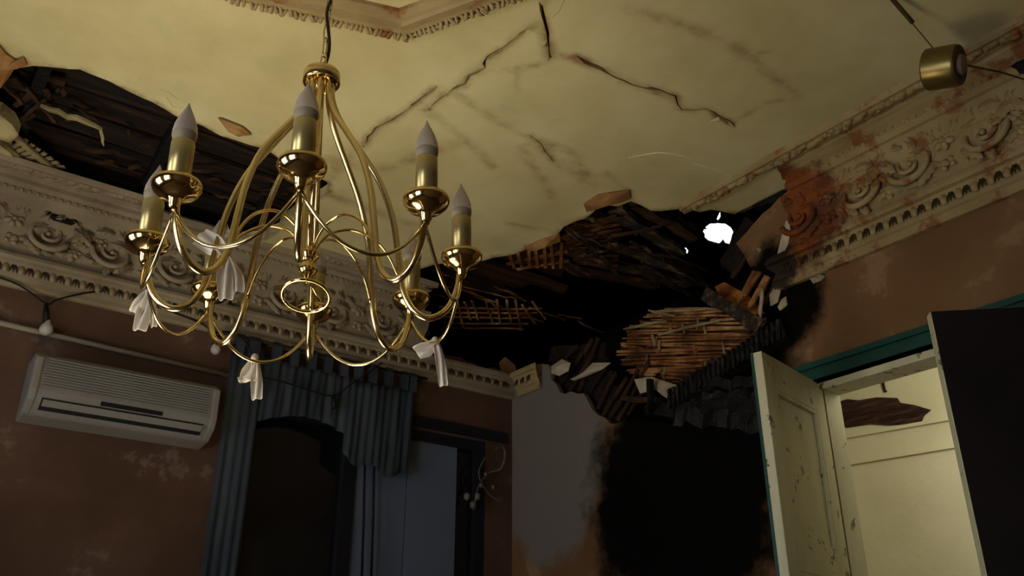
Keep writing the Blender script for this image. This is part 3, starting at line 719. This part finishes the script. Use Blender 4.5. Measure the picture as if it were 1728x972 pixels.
# lath zone 2 : slanting dark laths, lower left of zone 1
back = [(P(930+k*3, 598+k*24, 0, .082), P(1022+k*7, 590+k*24, 0, .082), .10, .02, XN) for k in range(6)]
th = board_thing('lath_panel', 'slanting dark brown laths left of the orange lath field', 'laths', back, M_board2, part='board', seg=4, wob=.004)
zz = [((943,655),(982,596)),((962,660),(1002,596)),((978,660),(1010,570)),((996,662),(1022,620)),((1008,690),(1040,628)),((1016,704),(1058,636)),((1030,706),(1078,624)),((1044,710),(1096,610)),((950,610),(975,585)),((930,640),(958,606)),((985,598),(1000,572)),((1060,700),(1088,655))]
for p, q in zz:
    ob = MB().strip(P(*p, 0, .055), P(*q, 0, .035), .026, .012, XN, seg=3, wob=.003).build('lath', M_lathdark); keep(ob, th)
# lath zone 3 : laths hanging beside the rusty cornice
back = [(P(1228,452,0,.13), P(1268,378,0,.13), .14, .02, XN)]
th = board_thing('lath_panel', 'slanting laths hanging below the rusty end of the right cornice', 'laths', back, M_board2, part='board', seg=3, wob=.005, jag=.04)
for p, q in (((1243,517),(1303,398)),((1256,500),(1312,412)),((1266,520),(1322,408)),((1282,500),(1330,396)),((1290,512),(1336,430)),((1236,470),(1280,400))):
    ob = MB().strip(P(*p, 0, .01), P(*q, 0, .05), .026, .012, XN, seg=4, wob=.003).build('lath', M_lathdark if p[0] in (1236, 1290) else M_lath); keep(ob, th)
curl('plaster_chunk', [(1326,372),(1344,380),(1338,420),(1330,452),(1316,452),(1310,436),(1318,402)], 'grey slab of plaster at the broken end of the rusty frieze', 'plaster', M_chunk, 0, -.01, .02)
curl('plaster_chunk', [(1366,470),(1382,462),(1392,466),(1384,474),(1372,478)], 'small white plaster chip under the rusty egg moulding', 'plaster', M_chunk, 0, -.015, .015)
curl('plaster_chunk', [(1298,498),(1310,478),(1318,486),(1312,510),(1300,516)], 'pale plaster lump left of the tan wall edge', 'plaster', M_chunk, 0, -.015, .015)
curl('plaster_chunk', [(1318,506),(1326,500),(1328,514),(1316,524),(1312,518)], 'tiny white plaster chip at the tan wall edge', 'plaster', M_chunk, 0, -.015, .015)
o = MB().strip(P(1283,540,0,-.03), P(1287,488,0,-.03), .022, .008, XN, seg=5, wob=.004, taper=.8).build('paint_shred', M_chunk); tag(o, 'upright white shred beside the grey plank end', 'shred')
o = MB().strip(P(1262,402,0,.02), P(1284,424,0,.0), .014, .008, XN, seg=3, wob=.003).build('wood_splinter', M_lathpale); tag(o, 'small pale splinter right of the daylight hole', 'splinter')
# orange split wood and grey plank
q = [P(*p, 0, .085) for p in ((1206,484),(1222,476),(1262,498),(1290,528),(1270,532),(1214,500))]
m = MB(); c = sum(q, Vector())/len(q); n = len(q); vs = [c+Vector((-.02,0,0))]+q+[p+Vector((.02,0,0)) for p in q]
m.add(vs, [(0,1+i,1+(i+1)%n) for i in range(n)]+[(1+i,1+n+i,1+n+(i+1)%n,1+(i+1)%n) for i in range(n)]+[tuple(1+n+i for i in reversed(range(n)))])
tag(m.build('split_wood', M_orange), 'bright orange split wood above the grey plank', 'wood')
o = MB().strip(P(1190,497,0,-.02), P(1284,552,0,-.05), .075, .03, (-1, .1, .3), seg=6, wob=.004, jag=.012).build('fallen_plank', M_ashboard); tag(o, 'grey plank leaning over the top of the orange laths', 'plank')
o = MB().strip(P(1262,562,0,-.05), P(1294,538,0,-.05), .018, .012, XN, seg=3, wob=.003).build('wood_splinter', M_lathdark); tag(o, 'dark splinter crossing the end of the grey plank', 'splinter')
# alligator-charred beam with transverse ridges, and the charred mass under it
th = empty('charred_beam', P(1140,672,0,-.06), 'black alligator-charred beam slanting below the orange laths', 'beam')
pa, pb = P(1138,678,0,-.05), P(1330,556,0,-.02)
keep(MB().strip(pa, pb, .10, .07, XN, seg=14, wob=.006).build('core', M_char), th)
d = (pb-pa); sd = XN.cross(d.normalized())
for k in range(24):
    c = pa+d*((k+.5)/24); tw_ = d.normalized()*.018
    ob = MB().strip(c-sd*.045-tw_, c+sd*.045+tw_*.6, .024, .022, XN, seg=4, wob=.004, taper=.5).build('char_ridge', M_charash); ob.location = Vector((-.042, 0, 0)); keep(ob, th)
random.seed(5)
for i, (p, q, wd, mt) in enumerate((((1130,668),(1322,672),.07,M_charash),((1120,690),(1300,690),.08,M_char),((1140,700),(1290,716),.09,M_charash),((1180,655),(1300,640),.06,M_char))):
    o = MB().strip(P(*p,0,-.03-.01*i), P(*q,0,-.02-.01*i), wd, .06, XN, seg=14, wob=.014, jag=.04).build('charred_beam', mt)
    tag(o, ['ash-silvered charred timber under the slanting beam', 'plain black charred timber below the ash-silvered one', 'lowest charred timber above the black wall', 'short black timber between the slanting beam and the door leaf'][i], 'beam')
curl('plaster_chunk', [(1070,640),(1100,636),(1148,652),(1132,676),(1118,668),(1108,656),(1080,664)], 'cream plaster slab below the left end of the orange laths', 'plaster', M_chunk, 0, -.03, .02)
curl('plaster_chunk', [(962,640),(985,628),(1000,612),(1030,612),(1014,624),(990,634),(968,642)], 'ragged white plaster strip across the dark slanting laths', 'plaster', M_chunk, 0, .0, .02)
o = MB().strip(P(1050,672,0,-.02), P(1112,676,0,-.02), .035, .03, XN, seg=4, wob=.004).build('fallen_batten', M_lathdark); tag(o, 'short brown batten under the cream plaster slab', 'batten')
o = MB().strip(P(1098,640,0,-.10), P(1094,700,0,-.10), .03, .03, XN, seg=5, wob=.006).build('fallen_batten', M_char); tag(o, 'black upright stub in front of the cream plaster slab', 'batten')
st = []
# back panel behind the burnt lower wall so the void stays closed at low level
tag(MB().box((.10, -2.16, 0), (.118, -.02, 3.34)).build('wall_core', M_attic), kind='structure')
curl('cornice_chunk', [(930,618),(948,606),(962,612),(958,626),(942,634),(930,630)], 'broken round lump of cornice at the end of the corner fragment', 'plaster', M_chunk, 0, -.06, .03)
curl('plaster_chunk', [(842,612),(852,602),(868,616),(872,632),(846,630)], 'brown broken lump in the corner above the left cornice', 'plaster', M_torn, 1, -.03, .02)
curl('dark_hole_piece', [(1704,112),(1716,104),(1732,98),(1740,122),(1720,124),(1714,116)], 'black piece standing in for a dark hole in the right cornice at the picture edge', 'scrap', M_char, 0, -.2, .01)  # made-up black piece in place of a dark hole in the cornice
# dark break in the frieze of wall A
curl('frieze_break', [(78,362),(84,352),(100,348),(112,356),(124,366),(130,374),(118,380),(104,376),(90,372)], 'dark broken patch in the left frieze, left of the candles', 'damage', M_char, 1, -.105, .004)

# ------------------------------------------------------------------ chandelier
CH = Vector((-2.51436, -2.60944, 2.31586)); PH = 4.23939
nz = Vector((-.02037, .02407, 1)).normalized(); ax_ = Vector((1, 0, 0)); ax_ = (ax_-nz*nz.dot(ax_)).normalized(); ay_ = nz.cross(ax_)
ch = empty('chandelier', CH, 'eight-arm brass chandelier with candle bulbs hanging from a chain', 'chandelier')
ch.rotation_mode = 'QUATERNION'; ch.rotation_quaternion = Matrix((ax_, ay_, nz)).transposed().to_quaternion()
def bez(ps, n=28):
    # Catmull-Rom through the points
    P_ = [Vector(p) for p in ps]; P_ = [P_[0]*2-P_[1]]+P_+[P_[-1]*2-P_[-2]]; out = []
    k = len(P_)-3; per = max(2, n//k)
    for i in range(1, len(P_)-2):
        for j in range(per):
            t = j/per; a, b, c, d_ = P_[i-1:i+3]
            out.append(.5*((2*b)+(c-a)*t+(2*a-5*b+4*c-d_)*t*t+(3*b-a-3*c+d_)*t**3))
    out.append(P_[-2]); return out
arm = [(.026, 0, .485), (.030, 0, .43), (.055, 0, .365), (.105, 0, .285), (.155, 0, .20), (.188, 0, .10), (.203, 0, .0), (.214, 0, -.075), (.238, 0, -.128), (.275, 0, -.148), (.315, 0, -.125), (.338, 0, -.075), (.347, 0, -.02), (.35, 0, -.008)]
me_arm = mesh_of(MB().tube(bez(arm, 60), .0078, 10))
cupp = [(.007, -.045), (.012, -.034), (.013, -.022), (.022, -.016), (.036, -.010), (.045, -.001), (.0485, .008), (.0485, .014), (.0465, .0185), (.043, .018), (.037, .011), (.028, .009), (.026, .014)]
me_cup = mesh_of(MB().lathe(cupp, 28))
me_slv = mesh_of(MB().lathe([(.0235, .012), (.0235, .110), (.0225, .114), (.0205, .116)], 20))
me_blb = mesh_of(MB().lathe([(.017, .112), (.0205, .118), (.024, .130), (.0248, .140), (.023, .154), (.018, .170), (.0115, .186), (.0055, .199), (.0022, .209), (.0005, .213)], 20))
me_col = mesh_of(MB().lathe([(.018, .111), (.0215, .116), (.0244, .127), (.0250, .134), (.0248, .1345), (.022, .1345)], 20))
M_collar = mk('bulb_frosted_base', ['#8f8068', '#a39480'], 3, .4, bump=0)
swl = []
a1 = Vector((.345*math.cos(0), 0, -.035)); half = PI/8
for i in range(17):
    t = -1+i/8; a = t*half; rr_ = .335+.012*(t*t); swl.append((rr_*math.cos(a), rr_*math.sin(a), -.150+.108*abs(t)**2.2))
me_sw = mesh_of(MB().tube(swl, .0042, 8))
inner = [(.012, 0, -.01), (.018, 0, .02), (.045, 0, .055), (.095, 0, .068), (.145, 0, .045), (.18, 0, .005), (.205, 0, -.05)]
me_in = mesh_of(MB().tube(bez(inner, 30), .0036, 8))
def cadd(name, me, mat, ang=0, off=(0, 0, 0), par=None):
    o = bpy.data.objects.new(name, me); COL.objects.link(o); o.parent = par or ch
    if not me.materials: me.materials.append(mat)
    o.rotation_euler = (0, 0, ang); o.location = Matrix.Rotation(ang, 3, 'Z') @ Vector(off); return o
for k in range(8):
    a = PH-k*PI/4
    ar = cadd('arm', me_arm, M_goldsat, a)
    cadd('drip_cup', me_cup, M_gold, a, (.35, 0, 0))
    cadd('candle_sleeve', me_slv, M_sleeve, a, (.35, 0, 0))
    bo = cadd('bulb', me_blb, M_bulb, a, (.35, 0, 0)); bo['label'] = 'frosted flame-shaped bulb'
    cc = bpy.data.objects.new('bulb_collar', me_col); COL.objects.link(cc); cc.parent = bo
    if not me_col.materials: me_col.materials.append(M_collar)
    cadd('swag_wire', me_sw, M_goldsat, a-PI/8)
    cadd('inner_scroll', me_in, M_gold, a)
cadd('hub', mesh_of(MB().lathe([(.004, .526), (.012, .524), (.014, .518), (.034, .516), (.043, .513), (.046, .508), (.046, .482), (.043, .479), (.04, .479), (.038, .484), (.02, .484), (.012, .46), (.005, .45)], 32)), M_goldsat)
cadd('centre_stem', mesh_of(MB().tube([(0, 0, .49), (0, 0, .0)], .0055, 10)), M_gold)
cadd('knob', mesh_of(MB().lathe([(.008, .02), (.016, .012), (.024, .004), (.024, -.006), (.017, -.016), (.013, -.024), (.020, -.034), (.022, -.042), (.016, -.052), (.008, -.06), (.004, -.07), (.001, -.074)], 24)), M_gold)
rg = [(.052*math.cos(2*PI*i/32), .052*math.sin(2*PI*i/32), 0) for i in range(32)]
ro = cadd('ring', mesh_of(MB().tube(rg, .0045, 8, True)), M_gold, 0, (0, 0, -.105))
_q = Matrix((ax_, ay_, nz)); tv = (_q @ Vector((-_h.x, -_h.y, 0)))
ro.rotation_euler = Vector((-tv.x*.35, -tv.y*.35, 1)).to_track_quat('Z', 'Y').to_euler(); ro.location = Vector((0, 0, -.105))
rd = cadd('ring_hanger', mesh_of(MB().tube([(0, 0, -.06), (.02, .01, -.075), (.045, .02, -.10)], .003, 6)), M_gold)
# chain and flex up to the ceiling
hub = CH+nz*.52; topz = ZC-.02
nlinks = 15; L = topz-hub.z
for i in range(nlinks):
    z0 = L*(i+.5)/nlinks; hl = L/nlinks*.62
    pts = []
    for k in range(16):
        t = 2*PI*k/16; pts.append((.008*math.cos(t), 0, max(-1, min(1, 1.15*math.sin(t)))*hl))
    me = mesh_of(MB().tube(pts, .0019, 6, True)); o = me
    o = bpy.data.objects.new('chain_link', me); COL.objects.link(o); me.materials.append(M_goldsat)
    o.parent = ch; o.matrix_parent_inverse = ch.matrix_basis.inverted() if False else Matrix.Identity(4)
    inv = (Matrix.Translation(CH) @ ch.rotation_quaternion.to_matrix().to_4x4()).inverted()
    o.matrix_parent_inverse = inv; o.location = hub+Vector((0, 0, z0)); o.rotation_euler = (0, 0, .6 if i % 2 else .6+PI/2)
fx = []
for i in range(46):
    t = i/45; fx.append(hub+Vector((.010*math.sin(t*21), .010*math.cos(t*17)-.006, t*L)))
fo = MB().tube(fx, .0045, 8).build('flex', M_cord, None, True); fo.parent = ch; fo.matrix_parent_inverse = inv
co = MB().lathe([(.05, 0), (.05, -.012), (.03, -.03), (.01, -.04)], 24, Matrix.Translation((hub.x, hub.y, ZC-.0))).build('ceiling_rose', M_goldsat, None, True); co.parent = ch; co.matrix_parent_inverse = inv

# ribbons: satin bows tied on the chandelier
def sheet_ribbon(path, wd, side, name, par, thick=.0015, wav=.0):
    n = len(path); vs = []; fs = []
    sd = Vector(side).normalized()
    for i, p in enumerate(path):
        wv = wd[i] if isinstance(wd, (list, tuple)) else wd
        for j in range(7):
            u_ = (j-3)/3; dep = _h*(.010*math.cos(u_*5+i*.3)*wav)
            vs.append(Vector(p)+sd*(u_*wv/2)+dep)
    for i in range(n-1):
        for j in range(6): fs.append((i*7+j, i*7+j+1, i*7+j+8, i*7+j+7))
    o = MB().add(vs, fs).build(name, M_ribbon, None, True); keep(o, par)
    so = o.modifiers.new('cloth', 'SOLIDIFY'); so.thickness = thick
    sb = o.modifiers.new('soft', 'SUBSURF'); sb.levels = 1; sb.render_levels = 1
    return o
def at(px, py, dist):          # point at a horizontal distance ahead of the camera
    d = _f + _r*((px-864)/FPX) - _u*((py-486)/FPX); return CAM+d*(dist/d.dot(_h))
def ribbon(label, knot, dist, pieces):
    k = at(*knot, dist); th = empty('ribbon_bow', k, label, 'ribbon', 'ribbon bows on the chandelier')
    o = MB().ball((0, 0, 0), .010, 10, 6, 1.2).build('knot', M_ribbon, th, True)
    for nm, path, wd, wav in pieces:
        pts = bez([at(x, y, dist+dz) for (x, y, dz) in path], 12)
        n = len(pts); W = [wd[0]+(wd[1]-wd[0])*min(1, i/(n-1)*1.6) for i in range(n)]
        d = pts[-1]-pts[0]; sd = d.cross(_h)
        sheet_ribbon(pts, W, sd, nm, th, wav=wav)
    return th
d1 = 1.78; d0 = 1.86
ribbon('large pale satin bow hanging on the left front arm of the chandelier', (384,432), d1, [('loop', [(384,432,0),(368,418,-.01),(335,398,-.01)], (.016,.05), .8), ('loop', [(384,430,0),(386,412,0),(376,378,.0)], (.016,.022), .4),
   ('tail', [(384,432,0),(380,462,-.005),(382,506,0)], (.014,.036), 1), ('tail', [(384,434,0),(396,462,.005),(402,494,.005)], (.014,.036), 1.2)])
ribbon('cream bow with three short ends under the far left candle', (252,492), 2.02, [('tail', [(252,490,0),(240,508,-.005),(226,528,0)], (.014,.034), .8), ('tail', [(252,492,0),(246,522,0),(236,558,0)], (.012,.04), 1), ('tail', [(252,494,0),(258,520,0),(260,552,.01)], (.01,.018), .6)])
ribbon('small grey-beige bow hanging on the lower left swag before the curtain', (430,604), 2.12, [('loop', [(430,604,0),(424,624,0),(418,642,0)], (.016,.046), .8), ('tail', [(424,634,0.004),(412,640,0.004),(402,642,0)], (.02,.018), .3), ('tail', [(430,606,0),(433,640,.004),(434,674,.004)], (.016,.03), .8)])
ribbon('white-tipped bow hanging on the right swag beside the corner hole', (734,576), 2.02, [('loop', [(734,576,0),(722,588,0),(703,596,0)], (.012,.042), .6), ('tail', [(734,576,0),(742,604,0),(749,652,0)], (.018,.024), .5)])

# ------------------------------------------------------------------ far wall: air conditioner, pipe, bulb string, curtain, window
ac = empty('air_conditioner', (-2.3, 0, 2.49), 'white split air conditioner on the left wall under a pipe', 'air conditioner')
def inA(mb, nm, mat, bev=0): o = mb.build(nm, mat, None, bevel=bev); return keep(o, ac)
AX0, AX1 = -2.715, -1.895
def acprof(x0, x1, pts, nm, mat, bev=.0):
    n = len(pts); vs = [(x0, y, z) for y, z in pts]+[(x1, y, z) for y, z in pts]
    fs = [tuple(reversed(range(n))), tuple(range(n, 2*n))]+[(i, (i+1) % n, n+(i+1) % n, n+i) for i in range(n)]
    o = MB().add(vs, fs).build(nm, mat, None, bevel=bev)
    bm = bmesh.new(); bm.from_mesh(o.data); bmesh.ops.recalc_face_normals(bm, faces=bm.faces); bm.to_mesh(o.data); bm.free()
    return keep(o, ac)
acprof(AX0, AX1, [(0, 2.775), (-.15, 2.775), (-.185, 2.755), (-.195, 2.60), (-.185, 2.56), (-.12, 2.505), (0, 2.49)], 'body', M_ac, .012)
for k in range(11):
    z = 2.742-k*.0125; y = -.187-.006*(k/12)
    o = MB().box((AX0+.05, y-.008, z-.0028), (AX1-.05, y, z+.0028)).build('grille_slat', M_ac); keep(o, ac)
acprof(AX0+.06, AX1-.06, [(-.186, 2.57), (-.192, 2.565), (-.15, 2.523), (-.142, 2.528)], 'outlet', M_acdark)
acprof(AX0+.065, AX1-.065, [(-.200, 2.560), (-.203, 2.556), (-.178, 2.534), (-.175, 2.538)], 'louver', M_ac)
acprof(-2.42, -2.15, [(-.195, 2.592), (-.199, 2.592), (-.198, 2.574), (-.194, 2.574)], 'display_strip', M_acdark)
for x in (AX0+.003, AX1-.035): acprof(x, x+.032, [(-.19, 2.752), (-.2, 2.745), (-.205, 2.60), (-.19, 2.555), (-.12, 2.505), (-.1, 2.6)], 'end_cap', M_ac, .006)
o = MB().tube([(-3.6, -.03, 2.945), (-2.867, -.03, 2.915), (-1.78, -.03, 2.882)], .013, 10).build('wall_pipe', M_pipe, None, True); tag(o, 'pale horizontal pipe running above the air conditioner', 'pipe')
# bulb string
def strand(pts, n=60): return bez([P(x, y, 1, -.05 if x < 396 else -.125) for x, y in pts], n)
sl = empty('string_light', P(0,470,1,-.05), 'black cable string with round white bulbs along the left wall', 'light string')
wpts = [(-40,455),(30,480),(78,512),(95,506),(130,497),(165,492),(205,492),(225,502),(250,512),(300,530),(340,546),(362,560),(390,560),(410,572),(425,600),(436,634),(450,638),(480,645),(520,658),(562,668),(590,650),(620,630),(645,612)]
o = MB().tube(strand(wpts, 140), .0045, 6).build('cable', M_black, None, True); keep(o, sl)
for (px, py, sx, sy, on_) in ((78,556,78,514,1),(364,590,362,560,1),(434,676,438,636,0),(566,700,562,670,2),(362,300,0,0,9)):
    if on_ == 9: continue
    yy = -.05 if sx < 396 else -.125; b0 = P(sx, sy, 1, yy); c0 = P(px, py, 1, yy-.005)
    o = MB().tube([b0, b0.lerp(c0, .35), b0.lerp(c0, .68)], [.009, .014, .014], 10).build('socket', M_black, None, True); keep(o, sl)
    if on_ == 1:
        R_ = .026 if px > 200 else .03
        o = MB().lathe([(.011, .045), (.013, .03), (R_*.8, .018), (R_, 0), (R_*.85, -R_*.55), (R_*.45, -R_*.9), (.001, -R_)], 16, Matrix.Translation(c0)).build('bulb', M_opal, None, True); keep(o, sl)
# curtain with tab tops
cu = empty('curtain', (-1.25, -.08, 2.5), 'blue-grey tab-top curtain draped over the dark window', 'curtain')
rod = MB().tube([(-1.9, -.085, 3.083), (-.68, -.085, 3.083)], .009, 8).build('curtain_rod', M_black, None, True); keep(rod, cu)
def cloth(x0, x1, zt, zb, nm, fold=.03, amp=.016, nx=90, nz_=10, wobx=None):
    vs = []; fs = []
    for i in range(nx+1):
        x = x0+(x1-x0)*i/nx
        for j in range(nz_+1):
            t = j/nz_; zz = zt(x)+(zb(x)-zt(x))*t
            y = -.085+amp*(.55+.9*mnoise.noise(Vector((x*7, t, 2))))*math.sin(x/fold*2*PI*.5+math.sin(x*9)*2.2+mnoise.noise(Vector((x*4, t*2, 5)))*1.5)*(.5+.5*t)+.004*math.sin(x*140+t*2)
            vs.append((x+(wobx(x, t) if wobx else 0), y, zz))
    for i in range(nx):
        for j in range(nz_): a = i*(nz_+1)+j; fs.append((a, a+1, a+nz_+2, a+nz_+1))
    o = MB().add(vs, fs).build(nm, M_curtain, None, True); keep(o, cu)
    s_ = o.modifiers.new('cloth', 'SOLIDIFY'); s_.thickness = .002; return o
cloth(-1.835, -1.66, lambda x: 3.04, lambda x: .35, 'drape', .05, .018, 50, 12)
cloth(-1.665, -1.17, lambda x: 3.0, lambda x: 2.66+.08*math.sin((x+1.66)*5.5)-.05*(x+1.66), 'valance', .05, .014, 90, 8)
cloth(-1.18, -.76, lambda x: 3.0-.02*math.sin((x+1.2)*8), lambda x: 2.50+.02*math.sin(x*30)+.12*max(0, (-.95-x))*2, 'drape', .055, .016, 80, 10, lambda x, t: -.02*t*(x+1.2))
for k, x in enumerate((-1.80, -1.725, -1.60, -1.50, -1.40, -1.305, -1.21, -1.12, -1.03, -.93, -.83, -.775)):
    wd = .045 if k != 1 else .06
    pts = [(x, -.076, 2.985), (x, -.07, 3.07), (x, -.085, 3.095), (x, -.1, 3.07), (x, -.094, 2.985)]
    vs = []; fs = []
    for q in pts: vs += [(q[0]-wd/2, q[1], q[2]), (q[0]+wd/2, q[1], q[2])]
    for i in range(4): fs.append((2*i, 2*i+1, 2*i+3, 2*i+2))
    o = MB().add(vs, fs).build('tab', M_curtain); keep(o, cu); s_ = o.modifiers.new('cloth', 'SOLIDIFY'); s_.thickness = .003
# window in wall A
wi = empty('window_1', (0, 0, 0), kind='structure')
m = MB()
for (a, b) in (((WX0, 0, WZ0), (WX0+.06, .08, WZ1)), ((WX1-.06, 0, WZ0), (WX1, .08, WZ1)), ((WX0+.06, 0, WZ0), (WX1-.06, .08, WZ0+.06)), ((WX0+.06, 0, WZ1-.06), (WX1-.06, .08, WZ1)), ((-1.12, 0, WZ0+.06), (-1.05, .08, WZ1-.06))): m.box(a, b)
m.build('frame', M_winframe, wi)
MB().box((WX0+.06, .05, WZ0+.06), (-1.12, .06, WZ1-.06)).build('pane', M_glass, wi)
MB().box((WX1-.22, .05, WZ0+.06), (WX1-.06, .06, WZ1-.06)).build('pane', M_glass, wi)
MB().box((-.78, -.02, 2.815), (-.05, .0, 2.875)).build('window_head', M_winframe, wi)
MB().box((-1.05, .02, WZ0+.06), (-.725, .05, WZ1-.06)).build('shutter_panel', M_pale, wi)
MB().box((-.718, .02, WZ0+.06), (-.39, .05, WZ1-.06)).build('shutter_panel', M_pale, wi)
for i, px in enumerate((614, 630)):
    o = MB().tube([P(px+3,720,1,-.05), P(px,860,1,-.05), P(px-4,990,1,-.05)], .007, 6).build('curtain_cord', M_black, None, True)
    keep(o, cu)
# little sconce-like ornament in the dark corner
sc_ = empty('wall_ornament', P(822,860,1,-.06), 'small pale twisted metal ornament on the dark corner wall', 'ornament')
o = MB().tube(bez([P(x, y, 1, -.05) for x, y in ((836,758),(846,752),(852,764),(846,790),(822,800),(806,826),(800,860))], 40), .006, 6).build('stem', M_sconce, None, True); keep(o, sc_)
o = MB().tube(bez([P(x, y, 1, -.05) for x, y in ((818,772),(808,800),(822,830),(842,846))], 30), .005, 6).build('branch', M_sconce, None, True); keep(o, sc_)
for (px, py, r_) in ((812,818,.016),(806,838,.018),(798,852,.02),(820,800,.014),(788,838,.02),(832,822,.012)):
    o = MB().ball(P(px, py, 1, -.055), r_, 8, 5, 1.2).build('petal', M_sconce, None, True); keep(o, sc_)

# ------------------------------------------------------------------ doorway
fr = empty('door_1', (0, 0, 0), kind='structure')
m = MB(); m.box((-.03, DY0-.12, DZ), (.0, DY1+.12, DZ+.085)); m.box((-.045, DY0-.13, DZ+.07), (-.0, DY1+.13, DZ+.095)); m.box((-.02, DY0-.02, DZ-.0), (-.03, DY1+.02, DZ+.02))
m.build('lintel', M_green, fr)
MB().box((-.025, DY1, 0), (.0, DY1+.10, DZ)).build('casing', M_green, fr); MB().box((-.025, DY0-.10, 0), (.0, DY0, DZ)).build('casing', M_green, fr)
MB().box((-.01, DY1-.01, 0), (.10, DY1, DZ-.03)).build('jamb', M_doorw, fr); MB().box((-.01, DY0, 0), (.115, DY0+.03, DZ-.03)).build('jamb', M_doorw, fr)
MB().box((-.027, DY0, DZ-.03), (.10, DY1, DZ)).build('head', M_doorw, fr)
def leaf(name, hinge, free, label, matA, matB, face):
    h_ = Vector((*hinge, 0)); f_ = Vector((*free, 0)); wd = (f_-h_).length; ang = math.atan2(f_.y-h_.y, f_.x-h_.x)
    th = empty(name, h_, label, 'door leaf'); th.rotation_euler = (0, 0, ang)
    T = .045; zt = 2.595
    MB().box((0, -T/2, .01), (.09, T/2, zt)).build('stile', matA, th, bevel=.003); MB().box((wd-.09, -T/2, .01), (wd, T/2, zt)).build('stile', matA, th, bevel=.003)
    for (z0, z1) in ((.01, .2), (.95, 1.08), (1.80, 1.90), (zt-.13, zt)): MB().box((.09, -T/2, z0), (wd-.09, T/2, z1)).build('rail', matA, th)
    for (z0, z1) in ((.2, .95), (1.08, 1.80), (1.90, zt-.13)):
        MB().box((.09, -T/2+.014, z0), (wd-.09, T/2-.014, z1)).build('panel', matA, th)
        for s in (-1, 1):
            m = MB(); y0 = s*(T/2-.014); y1 = s*(T/2-.002); w_ = .016
            lo, hi = min(y0, y1), max(y0, y1)
            m.box((.09, lo, z0), (.09+w_, hi, z1)); m.box((wd-.09-w_, lo, z0), (wd-.09, hi, z1)); m.box((.09+w_, lo, z0), (wd-.09-w_, hi, z0+w_)); m.box((.09+w_, lo, z1-w_), (wd-.09-w_, hi, z1))
            m.build('panel_moulding', matA, th)
    if matB:   # the dark face, a thin skin on one side
        MB().box((.002, face*(T/2+.0005) if face > 0 else -T/2-.004, .012), (wd-.002, T/2+.004 if face > 0 else -T/2-.0005, zt-.002)).build('dark_face', matB, th)['label'] = 'dark face'
    return th
lf = leaf('door_leaf', (-.035, -2.215), (-.575, -2.335), 'cream panelled door leaf standing open left of the lit doorway', M_doorw, None, 1)
MB().box((.548, -.0235, .01), (.556, -.0125, 2.595)).build('edge_strip', M_green, lf)['label'] = 'dark green edge'
leaf('door_leaf', (-.035, -3.29), (-.395, -2.93), 'door leaf with dark face right of the lit doorway', M_doorw, M_doord, 1)
# ripped plaster on the far wall of the next room
q = [P(x, y, 0, NX) for x, y in ((1418,678),(1432,674),(1450,676),(1480,671),(1515,672),(1520,680),(1545,684),(1572,692),(1560,702),(1556,712),(1530,716),(1500,718),(1470,716),(1430,722),(1420,716),(1424,706),(1416,698),(1422,690))]
n = len(q); c = sum(q, Vector())/n; vs = [p+Vector((-.012, 0, 0)) for p in q]+[p+Vector((-.002, 0, 0)) for p in q]
mm = MB().add(vs, [tuple(reversed(range(n)))]+[(i, (i+1) % n, n+(i+1) % n, n+i) for i in range(n)])
tag(mm.build('ripped_patch', M_rip), 'dark brown ripped patch of bare wood on the wall beyond the door', 'patch')
for i, (p0, p1, wd) in enumerate((((1400,742),(1640,700),.02), ((1410,786),(1640,748),.02))):
    o = MB().strip(P(*p0,0,NX-.01), P(*p1,0,NX-.012), wd, .02, XN).build('dado_strip', M_room); tag(o, ['upper horizontal strip on the pale wall beyond the door', 'lower horizontal strip on the pale wall beyond the door'][i], 'strip')
tag(MB().strip(P(1489,644,0,NX-.004), P(1494,662,0,NX-.004), .02, .008, XN, seg=3, wob=.004).build('wall_gouge', M_rip), 'short dark gouge above the ripped patch beyond the door', 'damage')

# ------------------------------------------------------------------ fixture at top right
FXc = P(1604, 112, 2, 3.40); axd = (_r*.66-_h*.62+Vector((0, 0, -.30))).normalized()
mt = Matrix.Translation(FXc) @ axd.to_track_quat('Z', 'Y').to_matrix().to_4x4() @ Matrix.Scale(1.12, 4)
fx_ = empty('ceiling_fixture', FXc, 'brass drum-shaped fixture on thin rods in the upper right corner', 'light fixture')
def fxb(mb, nm, mat): o = mb.build(nm, mat, None); smooth(o, 35); return keep(o, fx_)
fxb(MB().lathe([(.02, -.075), (.06, -.072), (.066, -.066), (.066, .02), (.063, .026), (.060, .026)], 32, mt), 'drum', M_steel)
fxb(MB().lathe([(.062, .0262), (.062, .028), (.046, .030), (.036, .020), (.030, .016)], 32, mt), 'face_ring', M_fixface)
fxb(MB().lathe([(.033, .0165), (.033, .034), (.028, .04), (.012, .044), (.001, .045)], 24, mt), 'lens', M_pink)
fxb(MB().tube([FXc-axd*.03+Vector((0, 0, .06)), P(1545,46,2,3.53), P(1490,-22,2,3.597)], .0022, 6), 'wire', M_steel)
fxb(MB().tube([P(1540,38,2,3.545), P(1500,-8,2,3.588)], .008, 10), 'sleeve', M_fixface)
fxb(MB().tube([FXc+axd*.04, P(1690,122,0,-.22), P(1728,134,0,-.15), P(1760,146,0,-.08)], .004, 6), 'side_rod', M_fixface)
